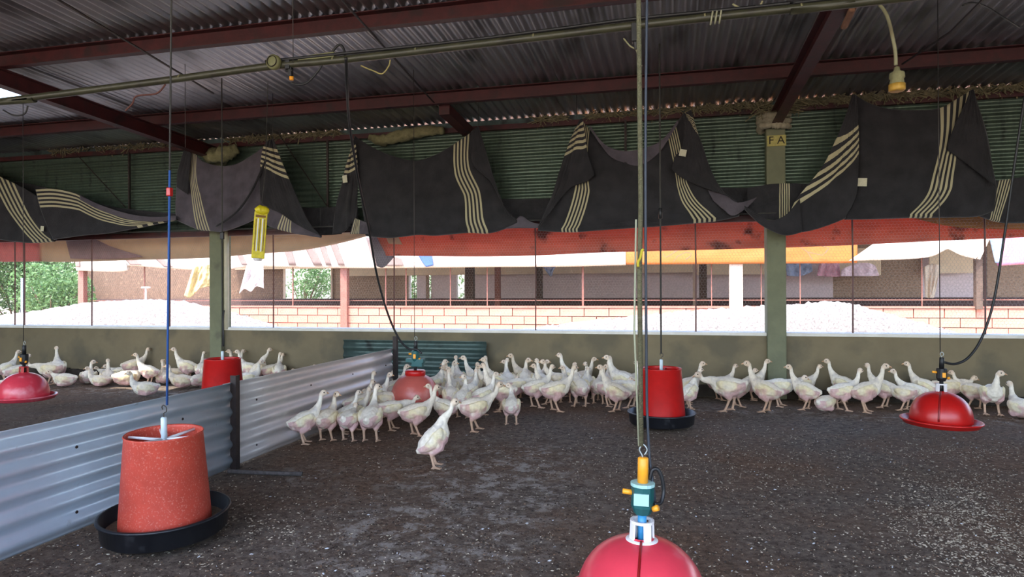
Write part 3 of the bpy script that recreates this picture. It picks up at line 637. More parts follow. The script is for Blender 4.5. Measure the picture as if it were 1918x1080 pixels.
# ============================================================ bell drinkers
def drinker(loc, m_dome, label, kind=0, s=1.0, rz=0, m_tray=None):
    r = empty('bell_drinker', loc, rz, label=label, cat='drinker'); r.scale = (s, s, s); r.rotation_euler = (0, math.radians(1.2), rz)
    m_tray = m_tray or m_dome
    MB().lathe([(.0, .012), (.17, .008), (.20, .0), (.228, .006), (.241, .032), (.246, .035), (.248, .030), (.251, .032), (.249, .041), (.238, .042), (.224, .014), (.20, .010), (.18, .02)], 64).build('trough', m_tray, r, True)
    prof = [(.178, .02), (.190, .03), (.191, .05)]+[(.191*math.cos(t)**.85, .05+.185*math.sin(t)**1.0) for t in np.linspace(.12, 1.38, 14)]+[(.034, .236), (.03, .24)]
    MB().lathe(prof, 64).build('bell', m_dome, r, True)
    if kind in (0, 2):           # moulded groove with a limescale streak down the front of the bell
        fr = math.atan2(-loc[1], -loc[0])-.06; mg = MB()
        pts_ = [Vector((q[0]*1.004*math.cos(fr), q[0]*1.004*math.sin(fr), q[1]+.001)) for q in prof[2:-1]]
        mg.tube(pts_, .006 if kind == 0 else .004, 6); mg.build('groove', mat('deep_red_plastic', srgb(130, 14, 16), .4), r, True)
        if kind == 2:
            ms_ = MB(); ms_.lathe([(.036, .232), (.046, .231), (.049, .229), (.046, .2335), (.036, .236)], 24); ms_.build('limescale_ring', white_plastic, r, True)
    if kind == 1:
        MB().lathe([(.06, .212), (.081, .215), (.083, .25), (.078, .262), (.05, .265), (0, .262)], 32).build('collar', red_plastic, r, True)
        z0 = .255
    else:
        z0 = .232
        mb = MB(); mb.m = 0
        for k in range(4):
            an = k*PI/2+.55; mb.beam((.033*math.cos(an), .033*math.sin(an), z0-.006), (.03*math.cos(an), .03*math.sin(an), z0+.055), .022, .006, (math.cos(an), math.sin(an), 0))
        mb.lathe([(.029, z0+.05), (.035, z0+.05), (.035, z0+.058), (.029, z0+.058), (.029, z0+.05)], 20); mb.build('cage_collar', white_plastic if kind != 3 else red_plastic, r)
    # valve
    MB().lathe([(0, z0-.01), (.013, z0-.01), (.013, z0+.08), (0, z0+.08)], 14).build('stem', blue_plastic if kind == 2 else rubber, r, True)
    vb = MB(); h0 = z0+.075
    vb.lathe([(0, h0), (.024, h0), (.033, h0+.022), (.033, h0+.085), (.027, h0+.09), (0, h0+.09)], 8 if kind == 2 else 12)
    if kind == 1: vb.box((0, 0, h0+.01), (.15, .05, .03)); vb.box((.02, 0, h0-.02), (.09, .05, .035))
    v = vb.build('valve_body', green_plastic if kind in (1, 2) else rubber, r, bevel=.002)
    if kind == 2: MB().box((-.002, -.0325, h0+.05), (.043, .006, .034)).build('valve_label', mat('pale_label', srgb(160, 200, 196), .5), v, label='blank pale label patch')
    MB().tube([(-.03, 0, h0+.06), (-.058, 0, h0+.062)], .008, 8).build('yellow_tab', yellow_plastic, v, True)
    MB().tube([(.032, -.012, h0+.02), (.045, -.02, h0+.028)], .009, 8).build('yellow_tab', yellow_plastic, v, True)
    if kind != 2: MB().box((.004, -.034, h0+.045), (.022, .008, .034)).build('yellow_tab', yellow_plastic, v, bevel=.002)
    top = h0+.088
    if kind == 2: MB().lathe([(0, top-.005), (.0355, top-.005), (.0355, top+.004), (0, top+.004)], 16).build('valve_rim', mat('pale_label', srgb(160, 200, 196), .5), r)
    MB().lathe([(0, top), (.0155, top), (.0155, top+.075), (.012, top+.078), (0, top+.078)], 18).build('adjuster_tube', yellow_plastic if kind == 2 else rubber, r, True)
    MB().tube(spline([(0, 0, top+.07), (-.004, 0, top+.085), (-.011, 0, top+.10), (0, 0, top+.115), (.011, 0, top+.10), (.004, 0, top+.085)], 5), .0022, 6).build('wire_hook', mat('bright_wire', srgb(170, 178, 178), .35, .7), r, True)
    r['hang'] = 0; del r['hang']
    return r, Vector((0, 0, top+.11))*s
def at_ground(px, py_ref, dep, z): p = at_depth(px, py_ref, dep); p.z = z; return p
d1, h1 = drinker(at_ground(1199, 1005, 1.68, .163), pink_plastic, 'pinkish red bell drinker with a yellow tube and green valve, cut by the bottom edge', 2, .87)
d2, h2 = drinker(at_ground(1762, 800, 3.94, .185), red_plastic, 'glossy red bell drinker hanging above the litter at the right', 0, .86)
d3, h3 = drinker(at_ground(777, 750, 5.30, .105), salmon_plastic, 'faded salmon bell drinker with a red collar in the middle of the flock', 1, 1.0)
d4, h4 = drinker(at_ground(44, 745, 5.45, .12), pink_plastic, 'pink bell drinker in the left pen at the left edge', 3, .95)
# ============================================================ water pipe, cable and fittings under the roof
YP = 3.3
def pp(px, py, dy=0): return on_y(px, py, YP+dy)
pts = [Vector((XL+.05, YP, pp(-60, 196).z+.05)), pp(-60, 196), pp(0, 190), pp(160, 170), pp(330, 148), pp(500, 125), pp(640, 112), pp(850, 88), pp(1040, 66), pp(1190, 48), pp(1400, 25), pp(1600, 5), pp(1720, -8), Vector((XR-.05, YP, pp(1720, -8).z+.12))]
pipe = MB().tube(spline(pts, 6), .021, 12).build('water_pipe', pipe_m, None, True, label='olive grey water pipe slung along under the roof', cat='pipe')
MB().tube(spline([p+Vector((0, -.012, .026+.004*math.sin(i*2.1))) for i, p in enumerate(pts[5:])], 8), .009, 8).build('cable', rubber, pipe, True)
mb = MB()
for px, py in ((338, 146), (625, 113), (780, 96), (1000, 70), (1320, 33), (1500, 14)):
    c = pp(px, py); mb.tube([c+Vector((-.004, 0, 0)), c+Vector((.004, 0, 0))], .021, 12)
mb.build('tape_bands', sack, pipe, True)
mb = MB(); c = pp(1190, 60); mb.box(c+Vector((0, -.01, -.01)), (.035, .05, .09)); mb.tube([c+Vector((0, -.01, -.05)), c+Vector((.002, -.01, -.09))], [.014, .006], 8)
mb.build('tee_fitting', rubber, pipe, bevel=.004)
for i, px in enumerate((1333, 1341, 1349)):
    c = pp(px, 32-i); MB().tube([c+Vector((.024*math.sin(t)*.2, -.026*math.cos(t), .03*math.sin(t)-.004)) for t in np.linspace(0, 2*PI, 16)], .0045, 6).build('twine_wrap', mat('pale_twine', srgb(150, 150, 124), .9), pipe, True)
# round electric box and tap on the pipe
jb = MB().lathe([(0, 0), (.040, 0), (.043, .012), (.040, .03), (.03, .034), (0, .034)], 24, Matrix.Rotation(PI/2, 3, 'X'), pp(519, 120)+Vector((0, -.015, 0))).build('junction_box', mat('olive_box', srgb(110, 110, 72), .6, var=.2), None, True, label='round olive junction box fixed to the water pipe', cat='junction box')
MB().lathe([(.028, .034), (.032, .037), (.028, .040)], 20, Matrix.Rotation(PI/2, 3, 'X'), pp(519, 120)+Vector((0, -.015, 0))).build('rim', iron, jb, True)
mb = MB(); c = pp(541, 122)
mb.box(c, (.03, .04, .05)); mb.box(c+Vector((.012, 0, -.04)), (.02, .025, .05)); mb.tube([c+Vector((-.02, 0, -.03)), c+Vector((.03, -.01, -.035))], .007, 8)
tp = mb.build('water_tap', rubber, None, bevel=.004, label='small black tap under the water pipe beside the junction box', cat='tap')
MB().lathe([(0, 0), (.011, 0), (.012, .02), (0, .022)], 10, None, pp(546, 150)).build('nozzle', yellow_plastic, tp, True)
MB().beam(pp(560, 116)+Vector((0, 0, .01)), pp(628, 106)+Vector((0, 0, .01)), .03, .028).build('cable_trunk', mat('olive_box', srgb(110, 110, 72), .6, var=.2), pipe, bevel=.003)
def hose(name, pts, r, m, label, cat, n=8, sm=8): return MB().tube(spline(pts, sm), r, n).build(name, m, None, True, label=label, cat=cat)
def hoseP(name, pl, r, m, label, cat, sm=8):      # list of (px, py, depth)
    return hose(name, [at_depth(*p) for p in pl], r, m, label, cat, sm=sm)
PD = (pp(600, 115)-CAM).length*.96
dp = lambda px: (R3.inverted() @ (pp(px, 60)-CAM)).z*-1
hoseP('loose_cable', [(546, 155, dp(546)), (556, 158, dp(556)), (575, 155, dp(575)), (596, 133, dp(596)), (604, 118, dp(604))], .006, rubber, 'black cable drooping from the tap to the pipe', 'cable')
hoseP('loose_cable', [(618, 104, dp(618)), (628, 90, dp(628)), (636, 84, dp(636)), (643, 90, dp(643)), (647, 106, dp(647))], .007, rubber, 'black cable arching above the pipe', 'cable')
hoseP('loose_cable', [(676, 123, dp(676)), (700, 133, dp(700)), (716, 138, dp(716)), (728, 124, dp(728)), (731, 112, dp(731))], .004, mat('faded_cable', srgb(150, 136, 84), .7), 'faded yellow cable end drooping from the pipe', 'cable')
hoseP('loose_cable', [(310, 158, dp(310)), (293, 175, dp(293)), (256, 180, dp(256)), (248, 194, dp(248)), (235, 207, dp(235))], .005, mat('red_brown_cable', srgb(92, 52, 44), .7), 'red brown cable hanging crookedly below the pipe at the left', 'cable')
hoseP('loose_cable', [(6, 206, dp(6)), (26, 216, dp(26)), (46, 213, dp(46)), (52, 198, dp(52))], .005, rubber, 'black cable loop below the pipe at the left edge', 'cable')
hoseP('loose_cable', [(1372, 8, dp(1372)), (1392, 18, dp(1392)), (1404, 26, dp(1404)), (1418, 22, dp(1418)), (1428, 2, dp(1428))], .005, mat('pale_cable', srgb(140, 136, 104), .7), 'pale cable loop over the pipe at the upper right', 'cable')
hoseP('loose_cable', [(1168, 72, dp(1168)), (1180, 86, dp(1180)), (1192, 94, dp(1192)), (1196, 112, dp(1196)), (1202, 124, dp(1202))], .004, mat('pale_cable', srgb(140, 136, 104), .7), 'frayed pale twine below the tee fitting', 'twine')
hoseP('loose_cable', [(1638, 0, 3.3), (1655, 18, 3.3), (1665, 40, 3.3), (1672, 70, 3.3), (1677, 98, 3.3), (1678, 122, 3.3)], .0085, mat('pale_cable', srgb(140, 136, 104), .7), 'pale cable holding the lamp holder at the upper right', 'cable')
hoseP('loose_cable', [(1802, 10, 3.6), (1822, 5, 3.6), (1850, 14, 3.7), (1885, 36, 3.8), (1910, 52, 3.9)], .005, rubber, 'black cable arching under the roof at the upper right corner', 'cable')
lh = empty('lamp_holder', at_depth(1680, 148, 3.3), label='old lamp holder with yellow tape hanging from a cable', cat='lamp holder')
MB().lathe([(0, .065), (.012, .06), (.016, .04), (.034, .03), (.036, .005), (.03, 0), (.033, -.02), (.033, -.03), (0, -.03)], 16).build('holder_body', sack, lh, True)
MB().lathe([(.034, -.028), (.038, -.026), (.038, -.056), (.03, -.062), (0, -.06)], 16).build('yellow_tape', mat('dull_yellow_tape', srgb(180, 140, 56), .6, var=.2, var_scale=30), lh, True)
# split timber on the right rafter
tp_ = MB().beam(on_x(1604, 2, CX2+.055), on_x(1584, 46, CX2+.055), .022, .05).beam(on_x(1596, 6, CX2+.03)+Vector((0, 0, -.03)), on_x(1580, 42, CX2+.03)+Vector((0, 0, -.03)), .03, .03).build('timber_offcut', wood_m, None, bevel=.008)
tag(tp_, 'short pale timber offcut tied to the right rafter', 'timber')
# ============================================================ hanging ropes and hoses
def rope(name, pts, r, m, label, cat='rope'): return MB().tube(pts, r, 8).build(name, m, None, True, label=label, cat=cat)
def hp(o, h): return Vector(o.location)+h
H1, H2, H3, H4 = hp(d1, h1), hp(d2, h2), hp(d3, h3), hp(d4, h4)
T1 = H1+Vector((.004, .0, 1.75)); 
rp = rope('rope', [H1+Vector((.004, 0, 0)), H1+Vector((.002, 0, .45)), H1+Vector((.006, 0, .62)), H1+Vector((.003, 0, 1.2)), Vector((T1.x, T1.y, zroof(T1.y)-.02))], .0062, yellow_rope, 'thick olive rope holding the nearest pinkish drinker')
for k, (dx, ) in enumerate(((-.007,),)):
    rope('rope', [H1+Vector((-.002, 0, 0)), H1+Vector((-.012, .0, .3)), H1+Vector((-.006, 0, .58))], .0026, mat('pale_twine', srgb(150, 150, 124), .9), 'thin pale doubled rope end beside the thick olive rope')
kn = MB(); kc = at_depth(1200, 482, 1.67); kn.tube(spline([kc+Vector((-.006, -.008, -.024)), kc+Vector((-.006, -.006, -.012)), kc+Vector((0, -.008, 0)), kc+Vector((.003, -.004, .016)), kc+Vector((.006, 0, .02))], 4), [.0035]*17, 8)
kn.build('rope_knot', mat('yellow_knot', srgb(176, 160, 40), .9, var=.2), rp, True, label='yellow knot')
hose('water_hose', [at_depth(1212, -30, 1.72), at_depth(1209, 300, 1.72), at_depth(1211, 700, 1.72), at_depth(1213, 790, 1.71), at_depth(1217, 862, 1.70), at_depth(1222, 900, 1.69), at_depth(1226, 930, 1.69), at_depth(1226, 940, 1.69)], .0036, mat('grey_hose', srgb(44, 50, 60), .5), 'thin grey hose running down behind the thick olive rope', 'hose')
hose('water_hose', [at_depth(1217, 896, 1.68), at_depth(1222, 880, 1.68), at_depth(1232, 879, 1.68), at_depth(1240, 895, 1.68), at_depth(1243, 920, 1.68), at_depth(1238, 940, 1.67), at_depth(1226, 944, 1.66)], .0052, rubber, 'black hose loop at the green valve of the nearest drinker', 'hose')
def hang(px, dep, zlow, top, r, m, label, name='rope', px2=None):
    a = at_depth(px, 545, dep); a.z = zlow; b = at_depth(px2 or px, 545, dep); b.z = top; return rope(name, [a, (a+b)/2, b], r, m, label)
a = Vector(P2)+Vector((0, 0, .505)); b_ = Vector((a.x, a.y, zroof(a.y)))
ro = rope('rope', [a, (a+b_)/2, b_], .006, grey_rope, 'dark cord holding the bright red feeder right of the middle')
q = at_depth(1231, 398, 4.77); MB().lathe([(.004, -.045), (.014, -.042), (.014, .03), (.006, .036)], 10, None, (a.x, a.y, q.z)).build('cord_weight', rubber, ro, True)
for k, (px, py) in enumerate(((1191, 0), (1191, 640))): pass
a = Vector(P1)+Vector((.006, 0, .51)); b_ = at_depth(332, 60, 2.6); b_ = Vector((a.x+.035, a.y, zroof(a.y)))
ro = MB().tube([a, a+Vector((.016, 0, .95))], .0045, 8).build('rope', blue_rope, None, True, label='blue cord holding the large dusty orange red feeder', cat='rope')
MB().tube([a+Vector((.016, 0, .95)), b_], .0038, 8).build('dark_upper_cord', grey_rope, ro, True)
q = at_depth(327, 355, 2.6); MB().box((a.x+.015, a.y, q.z), (.02, .02, .035)).build('red_slider', red_plastic, ro, bevel=.004, label='red plastic slider')
a = Vector(P3)+Vector((0, 0, .505)); b_ = Vector((a.x, a.y, zroof(a.y)))
ro = rope('rope', [a, (a+b_)/2, b_], .005, grey_rope, 'dark cord holding the red feeder in the left pen')
q = at_depth(416, 445, 5.7); MB().box((a.x, a.y, q.z), (.034, .02, .06)).build('cord_weight', rubber, ro, bevel=.005)
MB().tube(spline([a+Vector((.012, 0, .0)), a+Vector((.018, -.01, .1)), a+Vector((.006, 0, .2)), a+Vector((.016, 0, .3))], 4), .006, 6).build('cord_tail', rubber, ro, True)
for H, lb in ((H2, 'thin wire holding the glossy red drinker at the right'), (H3, 'thin wire holding the salmon drinker in the flock'), (H4, 'thin wire holding the pink drinker at the left edge')):
    rope('wire', [H, Vector((H.x, H.y, (H.z+zroof(H.y))/2)), Vector((H.x, H.y, zroof(H.y)))], .0026, wire_m, lb, 'wire')
rope('wire', [at_depth(655, 12, 3.35), at_depth(549, 10, 3.3)][:1]+[at_depth(655, 12, 3.35)+Vector((0, 0, -.2))], .0022, wire_m, 'short thin wire from the roof to the pipe') if False else None
hoseP('water_hose', [(648, 108, 3.45), (650, 160, 3.6), (655, 235, 4.0), (672, 340, 4.5), (690, 425, 4.9), (705, 510, 5.1), (724, 580, 5.2), (745, 630, 5.25), (764, 652, 5.28), (780, 654, 5.28), (790, 662, 5.27)], .0085, rubber, 'black water hose curving down to the salmon drinker', 'hose')
hoseP('water_hose', [(1935, 90, 3.9), (1918, 190, 3.92), (1897, 330, 3.95), (1880, 450, 3.95), (1862, 560, 3.95), (1840, 630, 3.95), (1815, 668, 3.94), (1790, 681, 3.94), (1768, 678, 3.93)], .0075, rubber, 'black water hose curving down to the glossy red drinker', 'hose')
for i, (px, y0, y1, dep, lb) in enumerate(((549, -20, 118, 3.35, 'thin wire from the roof to the pipe above the tap'), (511, 200, 262, 5.9, 'thin wire from the purlin to the blanket corner beside the left rafter'), (347, 205, 275, 5.2, 'thin wire at the left rafter above the blanket corner'), (896, 170, 235, 5.9, 'thin wire above the blanket corner right of the middle brace'), (1080, 165, 222, 5.9, 'thin wire above the left corner of the middle blanket'), (1291, 150, 207, 5.9, 'thin wire above the right corner of the middle blanket'), (1592, 105, 180, 5.7, 'thin wire above the left corner of the large right blanket'), (1820, 110, 168, 5.7, 'thin dark cord above the right corner of the large right blanket'), (1232, -10, 392, 4.77, None), (1191, 500, 830, 1.66, None))):
    if lb:
        a = at_depth(px, y1, dep); rope('wire', [Vector((a.x, a.y, zroof(a.y))), a], .0035 if 'cord' in lb else .002, wire_m, lb, 'wire')
# ============================================================ yellow tag
ft = empty('hanging_trap', at_depth(486, 440, 5.6), facing(486, 0)+.1, label='yellow fly trap card hanging between the blankets', cat='fly trap')
ft.rotation_euler = (0, math.radians(4), facing(486, 0))
yl = mat('yellow_card', srgb(214, 196, 30), .5, var=.15, var_scale=30)
MB().box((0, 0, 0), (.105, .022, .40)).build('card', yl, ft, bevel=.006)
mb = MB()
for x in (-.018, .018): mb.box((x, -.014, .0), (.010, .004, .28))
mb.build('white_slots', white_plastic, ft)
mb = MB()
for x in (-.034, .0, .034): mb.box((x, -.0125, .0), (.006, .004, .27))
mb.box((0, -.0125, .16), (.08, .004, .02)); mb.build('print', mat('brown_print', srgb(120, 84, 30), .7), ft)
rag_roll('cap', [Vector((-.045, 0, .2)), Vector((0, 0, .22)), Vector((.06, 0, .2))], .04, yl, ft, 3, 10, .3)
MB().lathe([(0, 0), (.04, 0), (.03, -.02), (0, -.02)], 10, None, (0, 0, -.2)).build('bottom_cap', white_plastic, ft)
MB().tube([(0, 0, .24), (.01, 0, .55), (-.02, 0, zroof(ft.location.y)-ft.location.z)], .003, 6).build('string', grey_rope, ft)
YF = D-.30
# --- blanket at the far left, sagging
bA = cloth('blanket', [(-90, 300), (-30, 318), (20, 340), (67, 366), (84, 392)], [(-90, 432), (-30, 440), (20, 447), (60, 450), (98, 447)], Y=YF, m=blanket_m, bands=[[(0, .35, .62), (.5, .55, .78), (1, .80, .985)]], hem=.03, seed=1, label='dark blanket with slanting cream stripes at the left edge', cat='blanket', group='blankets slung along the far wall')
care_tag(79, 428, YF-.03, bA)
# --- second, trapezoid with horizontal stripes running out to the right
bB = cloth('blanket', [(67, 355), (100, 353), (144, 362), (189, 384), (244, 401), (289, 406), (330, 405)], [(98, 445), (155, 437), (200, 433), (267, 421), (330, 408)], left=[(67, 355), (79, 400), (98, 445)], Y=YF-.03, hbands=[[(0, .0, .36), (.28, .02, .42), (.52, .12, .7), (.62, .3, .9), (1, .9, 1.5)]], hem=.02, seed=2, folds=(.008, 7), label='dark blanket sagging to the right with horizontal cream stripes, left of the first column', cat='blanket', group='blankets slung along the far wall')
cloth('blanket_edge', [(150, 366), (189, 384), (244, 401), (289, 406), (330, 404)], [(150, 374), (189, 394), (244, 411), (289, 415), (330, 412)], Y=YF-.05, m=blanket_g, parent=bB, folds=(.003, 5), nv=8)
cloth('back_fold', [(-90, 330), (60, 345), (200, 385), (330, 400)], [(-90, 430), (60, 436), (200, 425), (330, 407)], Y=D-.1, parent=bB)
# --- third, in front of the left column
bC = cloth('blanket', [(350, 276), (362, 284), (382, 303), (416, 311), (445, 306), (479, 286), (507, 262)], [(330, 408), (350, 417), (370, 425), (392, 427), (413, 428), (445, 418), (479, 402), (496, 384)], left=[(350, 276), (334, 322), (329, 384), (330, 408)], right=[(507, 262), (500, 320), (496, 384)], Y=YF, m=blanket_g, bands=[[(0, .05, .13), (.5, .17, .27), (1, .23, .36)]], bulge=.06, hem=.03, sg=.03, folds=(.02, 9), seed=3, label='grey blanket bellying between two peaks in front of the left column', cat='blanket', group='blankets slung along the far wall')
cloth('corner_flap', [(346, 277), (358, 280)], [(331, 350), (352, 364)], left=[(346, 277), (333, 320), (331, 350)], Y=YF-.07, m=blanket_m, parent=bC, nu=20, nv=30, folds=(.005, 3))
cloth('corner_flap', [(503, 262), (512, 260)], [(494, 383), (527, 400), (551, 417), (575, 430), (600, 441)], left=[(503, 262), (492, 280), (487, 324), (488, 370), (494, 383)], right=[(512, 260), (522, 288), (541, 334), (563, 384), (580, 418), (600, 441)], Y=YF-.08, m=blanket_m, parent=bC, hbands=[[(0, .12, .42), (1, .10, .40)]], seed=4, label='dark corner flap with cream stripes')
cloth('lower_fold', [(494, 384), (527, 400), (551, 417), (575, 430), (600, 440)], [(474, 406), (512, 424), (551, 434), (575, 438), (600, 442)], Y=YF-.03, m=blanket_g, parent=bC, bands=[[(0, .33, .5), (1, .38, .58)]], nv=14, hem=.015, folds=(.004, 4))
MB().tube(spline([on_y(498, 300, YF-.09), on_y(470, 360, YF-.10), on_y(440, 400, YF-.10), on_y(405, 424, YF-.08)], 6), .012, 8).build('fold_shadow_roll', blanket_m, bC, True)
cloth('back_fold', [(560, 388), (600, 389), (640, 387)], [(560, 430), (600, 440), (640, 438)], Y=D-.08, parent=bC, m=blanket_m)
# --- fourth
bD = cloth('blanket', [(663, 253), (691, 272), (730, 290), (776, 301), (813, 291), (849, 271), (882, 248)], [(684, 436), (710, 439), (737, 439), (781, 434), (815, 435), (875, 430), (911, 431), (940, 424), (968, 412)], left=[(663, 253), (666, 300), (673, 350), (683, 417), (684, 436)], right=[(882, 248), (890, 303), (924, 347), (947, 392), (968, 412)], Y=YF, bands=[[(0, .84, .985), (.25, .82, .95), (.55, .78, .90), (1, .67, .80)]], bulge=.05, hem=.03, sg=.02, folds=(.022, 10), seed=5, label='wide charcoal blanket with five vertical cream stripes, right of the yellow card', cat='blanket', group='blankets slung along the far wall')
cloth('corner_flap', [(882, 247), (896, 235)], [(947, 398), (957, 404), (968, 411)], left=[(882, 247), (884, 303), (905, 326), (924, 347), (947, 398)], right=[(896, 235), (908, 275), (927, 340), (947, 392), (968, 411)], Y=YF-.06, parent=bD, nu=24, folds=(.006, 3), seed=6)
cloth('corner_flap', [(659, 276), (664, 255)], [(623, 438), (641, 436), (655, 422), (668, 404)], left=[(659, 276), (649, 306), (643, 335), (636, 360), (628, 391), (623, 438)], right=[(664, 255), (669, 300), (670, 350), (668, 404)], Y=YF-.07, parent=bD, hbands=[[(0, .02, .30), (1, .10, .40)]], nu=30, seed=7, label='narrow dark flap with slanting cream stripes')
care_tag(646, 335, YF-.11, bD, .05, .075, -.1)
cloth('lower_fold', [(664, 408), (690, 418)], [(656, 438), (690, 438)], Y=YF-.05, m=blanket_g, parent=bD, bands=[[(0, .05, .4), (1, .05, .5)]], nv=12, nu=24)
cloth('back_fold', [(925, 372), (980, 373), (1050, 370)], [(925, 420), (975, 412), (1050, 420)], Y=D-.08, parent=bD, m=blanket_m)
cloth('back_fold', [(600, 388), (640, 387), (670, 387)], [(600, 438), (640, 434), (670, 430)], Y=D-.09, parent=bD, m=blanket_m)
cloth('lower_fold', [(925, 423), (960, 415), (976, 404), (992, 414), (1012, 420)], [(925, 430), (960, 427), (976, 427), (992, 427), (1012, 427)], Y=YF+.02, m=blanket_g, parent=bD, nv=8, nu=40, folds=(.002, 3))
# --- fifth, the middle of the picture right
bE = cloth('blanket', [(1089, 223), (1109, 249), (1130, 273), (1162, 284), (1200, 282), (1230, 270), (1257, 244), (1280, 213)], [(1008, 426), (1047, 428), (1079, 428), (1120, 425), (1173, 421), (1222, 418), (1262, 415), (1302, 411), (1345, 407), (1385, 398)], left=[(1089, 223), (1066, 290), (1045, 360), (1020, 410), (1008, 426)], right=[(1280, 213), (1310, 280), (1340, 350), (1372, 385), (1385, 398)], Y=YF, bands=[[(0, .02, .10), (.55, .10, .205), (1, .115, .195)], [(0, .80, .9), (.55, .77, .84), (1, .77, .88)]], bulge=.07, hem=.03, seed=8, folds=(.026, 12), sg=.03, label='charcoal blanket spanning two peaks right of the middle, with stripes at both sides', cat='blanket', group='blankets slung along the far wall')
cloth('upper_sag', [(1105, 235), (1130, 268), (1162, 282), (1200, 279), (1240, 262), (1270, 225)], [(1105, 240), (1140, 290), (1170, 305), (1200, 309), (1235, 285), (1270, 230)], Y=YF-.05, m=blanket_g, parent=bE, nv=16, folds=(.004, 4), seed=9)
cloth('corner_flap', [(1086, 224), (1091, 222)], [(1008, 426), (1030, 398), (1047, 375), (1069, 351), (1098, 340), (1113, 328)], left=[(1086, 224), (1066, 268), (1047, 324), (1034, 367), (1020, 396), (1008, 426)], right=[(1091, 222), (1098, 268), (1102, 292), (1111, 319), (1113, 328)], Y=YF-.09, parent=bE, hbands=[[(0, .08, .34), (1, .05, .5)]], seed=10, label='dark flap with slanting cream stripes near its peak')
cloth('corner_flap', [(1280, 212), (1294, 206)], [(1258, 317), (1281, 335), (1326, 354), (1356, 364), (1383, 379)], left=[(1280, 212), (1282, 240), (1277, 279), (1265, 292), (1258, 317)], right=[(1294, 206), (1306, 246), (1318, 279), (1334, 324), (1356, 360), (1383, 379)], Y=YF-.10, parent=bE, hbands=[[(0, -.2, -.1), (.35, .02, .06), (1, .08, .26)]], seed=11, label='dark flap with a white care tag')
care_tag(1279, 286, YF-.14, bE, .06, .06, .2)
cloth('lower_fold', [(1326, 356), (1356, 364), (1383, 379), (1417, 370)], [(1336, 376), (1355, 392), (1374, 404), (1402, 386)], Y=YF-.05, m=blanket_g, parent=bE, nv=16, nu=40, folds=(.004, 4), seed=12)
# --- sixth, large at the right
bF = cloth('blanket', [(1601, 177), (1630, 194), (1667, 204), (1710, 206), (1759, 203), (1796, 183), (1822, 167)], [(1584, 404), (1638, 403), (1701, 401), (1782, 400), (1834, 398), (1862, 388)], left=[(1601, 177), (1607, 236), (1607, 300), (1604, 365), (1584, 404)], right=[(1822, 167), (1848, 250), (1858, 310), (1866, 350), (1862, 388)], Y=YF, bands=[[(0, .70, .97), (.2, .66, .86), (.45, .60, .74), (.75, .52, .68), (1, .43, .58)]], bulge=.06, hem=.03, sg=.025, folds=(.022, 10), seed=13, label='largest charcoal blanket, right of the right column, with a cream striped band', cat='blanket', group='blankets slung along the far wall')
care_tag(1613, 341, YF-.06, bF, .09, .07, .05)
cloth('side_fold', [(1597, 177), (1603, 178)], [(1472, 434), (1500, 430), (1523, 426), (1560, 414), (1584, 404)], left=[(1597, 177), (1581, 225), (1564, 265), (1541, 311), (1509, 351), (1489, 377), (1478, 405), (1472, 434)], right=[(1603, 178), (1608, 236), (1608, 300), (1604, 365), (1584, 404)], Y=YF-.08, parent=bF, hbands=[[(0, .30, .86), (.5, .28, .62), (1, .24, .48)]], seed=14, hem=.02, label='dark side fold with slanting cream stripes')
cloth('lower_fold', [(1394, 385), (1425, 404), (1446, 412), (1472, 402), (1498, 372)], [(1396, 388), (1423, 414), (1452, 430), (1475, 436), (1502, 430)], Y=YF-.1, parent=bF, nv=16, nu=40, folds=(.004, 4), hem=.02, seed=15)
cloth('back_fold', [(1400, 352), (1440, 345), (1480, 343), (1520, 345)], [(1400, 395), (1440, 410), (1480, 412), (1520, 400)], Y=D-.2, parent=bF, m=blanket_m, bands=[[(0, .50, .66), (1, .50, .66)]])
cloth('corner_flap', [(1816, 170), (1823, 167)], [(1776, 282), (1805, 302), (1831, 322), (1854, 340), (1866, 352)], left=[(1816, 170), (1811, 187), (1785, 242), (1776, 270), (1776, 282)], right=[(1823, 167), (1839, 230), (1854, 293), (1862, 330), (1866, 352)], Y=YF-.09, parent=bF, seed=16, folds=(.01, 5))
# --- seventh, at the right edge
bG = cloth('blanket', [(1855, 338), (1885, 336), (1960, 325), (2020, 320)], [(1838, 398), (1882, 410), (1960, 408), (2020, 404)], Y=YF+.05, bands=[[(0, .1, .25), (1, .1, .2)]], hem=.03, seed=17, label='dark blanket low at the right edge, partly hidden', cat='blanket', group='blankets slung along the far wall')
cloth('back_fold', [(1340, 350), (1380, 352), (1420, 350)], [(1340, 380), (1380, 400), (1420, 395)], Y=D-.1, parent=bE, m=blanket_m)
# rope line that carries the blankets
MB().tube([(XL+.1, D-.2, 1.70), (CX1, D-.2, 1.69), (CX2, D-.2, 1.69), (XR-.1, D-.2, 1.70)], .006, 6).build('blanket_line', grey_rope, None, label='cord along the far wall that carries the blankets', cat='rope')
